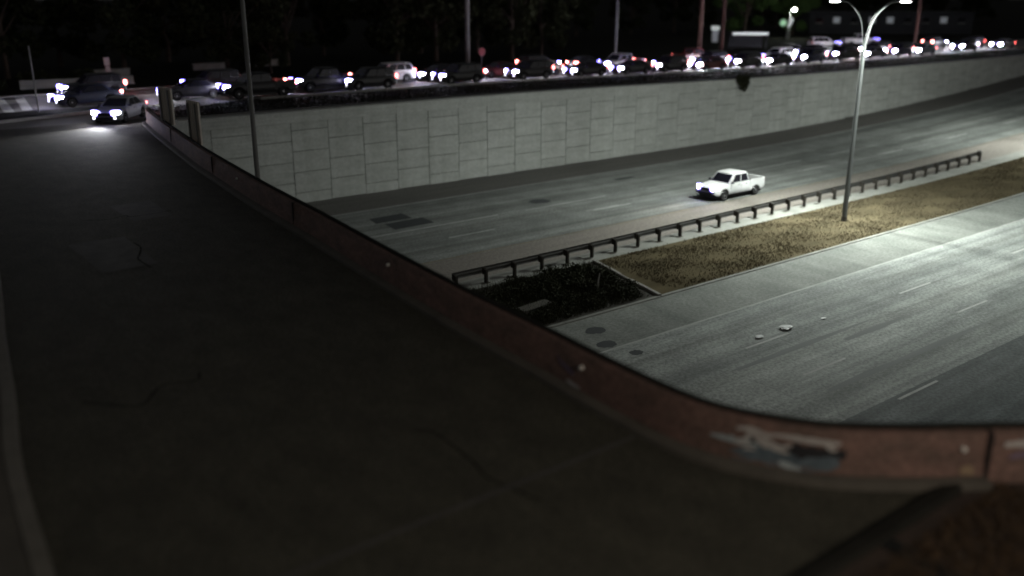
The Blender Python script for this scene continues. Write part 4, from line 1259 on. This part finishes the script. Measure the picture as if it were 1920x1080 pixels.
# stand-in roof, low building and lit things at upper right
def shed(x, y, w, d, h, label, roofm, wallm, rz=0.0, band=None):
    e = empty('low_building', (x, y, zu(x) - .05), rz); tag(e, label, 'building')
    MB().box((-w / 2, -d / 2, 0), (w / 2, d / 2, h)).build('wall', wallm, e)
    MB().box((-w / 2 - .4, -d / 2 - .4, h), (w / 2 + .4, d / 2 + .4, h + .35)).build('roof', roofm, e, bevel=.05)
    if band: MB().box((-w / 2 - .2, -d / 2 - .46, h + .02), (w / 2 + .2, -d / 2 - .41, h + .33)).build('glow_strip', band, e)
    for q in range(int(w // 3)):
        wx = -w / 2 + 1.6 + q * 3
        f_ = MB().box((wx - .75, -d / 2 - .06, .8), (wx + .75, -d / 2 + .02, 2.1)).build('window', M['glass'], e)
        MB().box((wx - .85, -d / 2 - .09, .72), (wx + .85, -d / 2 - .03, .79)).build('sill', M['concrete'], f_)
    return e


grey_wall = mat('dim_grey_wall', (0.035, 0.037, 0.041), (0.02, 0.021, 0.024), scale=(.5, .5, .8))
pale_roof = mat('pale_roof', (0.6, 0.62, 0.62), (0.45, 0.46, 0.46), scale=(.5, .5, .5))
cn = empty('standin_shelter', (118.5, 93.0, zu(118) - .05), R(-38)); tag(cn, 'added low roof whose glowing strip stands in for a pale vehicle at upper right', 'standin_shelter')
MB().box((-2.9, -1.6, 2.1), (2.9, 1.6, 2.62)).build('roof', grey_wall, cn, bevel=.05)
MB().box((-2.75, -1.66, 2.16), (2.75, -1.61, 2.56)).build('glow_strip', M['lit_white'], cn)  # added glow in place of a bright vehicle roof
for a in (-2.6, 2.6):
    for b in (-1.3, 1.3): MB().box((a - .08, b - .08, 0), (a + .08, b + .08, 2.1)).build('column', grey_wall, cn)
MB().box((-2.6, 1.2, .2), (2.6, 1.26, 2.0)).build('back_panel', grey_wall, cn)
bl = empty('low_building', (188, 112, zu(188) - .05), R(-40)); tag(bl, 'dim low building with small lit windows at the far upper right', 'building')
MB().box((-17, -5, 0), (17, 5, 4.2)).build('wall', grey_wall, bl)
MB().box((-17.4, -5.4, 4.2), (17.4, 5.4, 4.5)).build('roof', grey_wall, bl, bevel=.05)
for q in range(9):
    wx = -15 + q * 3.7
    f_ = MB().box((wx - .7, -5.06, 2.3), (wx + .7, -4.98, 3.5)).build('window', M['lit_soft'] if q in (1, 3, 4, 7) else M['glass'], bl)
    MB().box((wx - .8, -5.09, 2.2), (wx + .8, -5.03, 2.29)).build('sill', M['concrete'], f_)
cb = empty('lit_kiosk', (131, 110, zu(131) - .05), R(-45)); tag(cb, 'small lit white booth beyond the pair of timber poles', 'kiosk')
MB().box((-.5, -.4, 0), (.5, .4, 2.0)).build('booth', M['lit_soft'], cb)
MB().box((-.7, -.5, 2.05), (.7, .5, 2.75)).build('lit_top', M['lit_white'], cb, bevel=.12)
ls = empty('lit_sign', (149, 108, zu(149) - .05), R(-52)); tag(ls, 'green and white lit sign on a post near the yard lamp', 'sign')
MB().tube([(0, 0, 0), (0, 0, 3.4)], .1, 8).build('post', M['pole_dark'], ls)
MB().lathe_y([(-.06, .05), (-.06, .62), (.06, .62), (.06, .05)], 18, (-.75, -.1, 3.0)).build('green_disc', M['lit_green'], ls)
MB().tube([(.25, -.1, 2.2), (.5, -.1, 2.9), (.65, -.1, 3.5), (.55, -.1, 3.9)], [.2, .32, .4, .25], 10).build('white_panel', M['lit_white'], ls)
vehicle('suv', 'white', 128.5, 86.0, zu(128), -35, 'white SUV parked unlit behind the far lane at right', None, 0, lights=False, tails='tail_off')
vehicle('pickup', 'white', 140.0, 87.0, zu(140), -35, 'white pickup truck parked unlit right of the parked white SUV', None, 0, lights=False, tails='tail_off')


def yard_lamp(x, y, h, w, label):
    e = empty('yard_lamp', (x, y, zu(x) - .05)); tag(e, label, 'street lamp')
    MB().tube([(0, 0, 0), (0, 0, h)], [.12, .08], 8).build('pole', M['pole_dark'], e)
    MB().tube([(0, 0, h - .1), (-.3, -.6, h + .15), (-.5, -1.0, h + .15)], .05, 6).build('arm', M['pole_dark'], e)
    hd2 = MB().box((-.8, -1.6, h + .05), (-.25, -.9, h + .25)).build('lamp_head', M['pole_dark'], e, bevel=.04)
    MB().lathe_y([(-.3, .05), (-.25, .26), (.0, .32), (.25, .26), (.3, .05)], 12, (-.52, -1.25, h - .02)).build('lens', M['lamp_glow'], hd2)
    ld = bpy.data.lights.new('yard_light', 'POINT'); ld.energy = w; ld.color = (.9, 1.0, .92); ld.shadow_soft_size = .3
    lo = bpy.data.objects.new('yard_light', ld); COL.objects.link(lo); lo.parent = e; lo.location = (-.52, -1.25, h - .5)


yard_lamp(151, 109, 5.4, 1000, 'lit yard lamp in front of the green tree at upper right')

# street lamp at the near junction corner behind the camera, lighting the bridge end
jl = empty('junction_lamp', (9.0, -8.0, DZ - .02)); tag(jl, 'sodium street lamp at the near junction corner behind the viewer', 'street lamp')
MB().tube([(0, 0, 0), (0, 0, 9.0)], [.13, .08], 10).build('pole', M['galv'], jl)
MB().tube([(0, 0, 8.9), (-.8, .4, 9.3), (-1.6, .8, 9.35)], .05, 8).build('arm', M['galv'], jl)
hd3 = MB().box((-2.2, .75, 9.28), (-1.6, 1.15, 9.46)).build('lamp_head', M['galv'], jl, bevel=.05)
MB().box((-2.1, .8, 9.24), (-1.7, 1.1, 9.277)).build('lens', emit('sodium_lens', (1.0, .55, .35), 8), hd3)
ld = bpy.data.lights.new('sodium_light', 'SPOT'); ld.energy = 4300; ld.color = (1.0, .84, .68); ld.spot_size = R(165); ld.spot_blend = .3; ld.shadow_soft_size = .2
lo = bpy.data.objects.new('sodium_light', ld); COL.objects.link(lo); lo.parent = jl; lo.location = (-1.9, .95, 9.2)
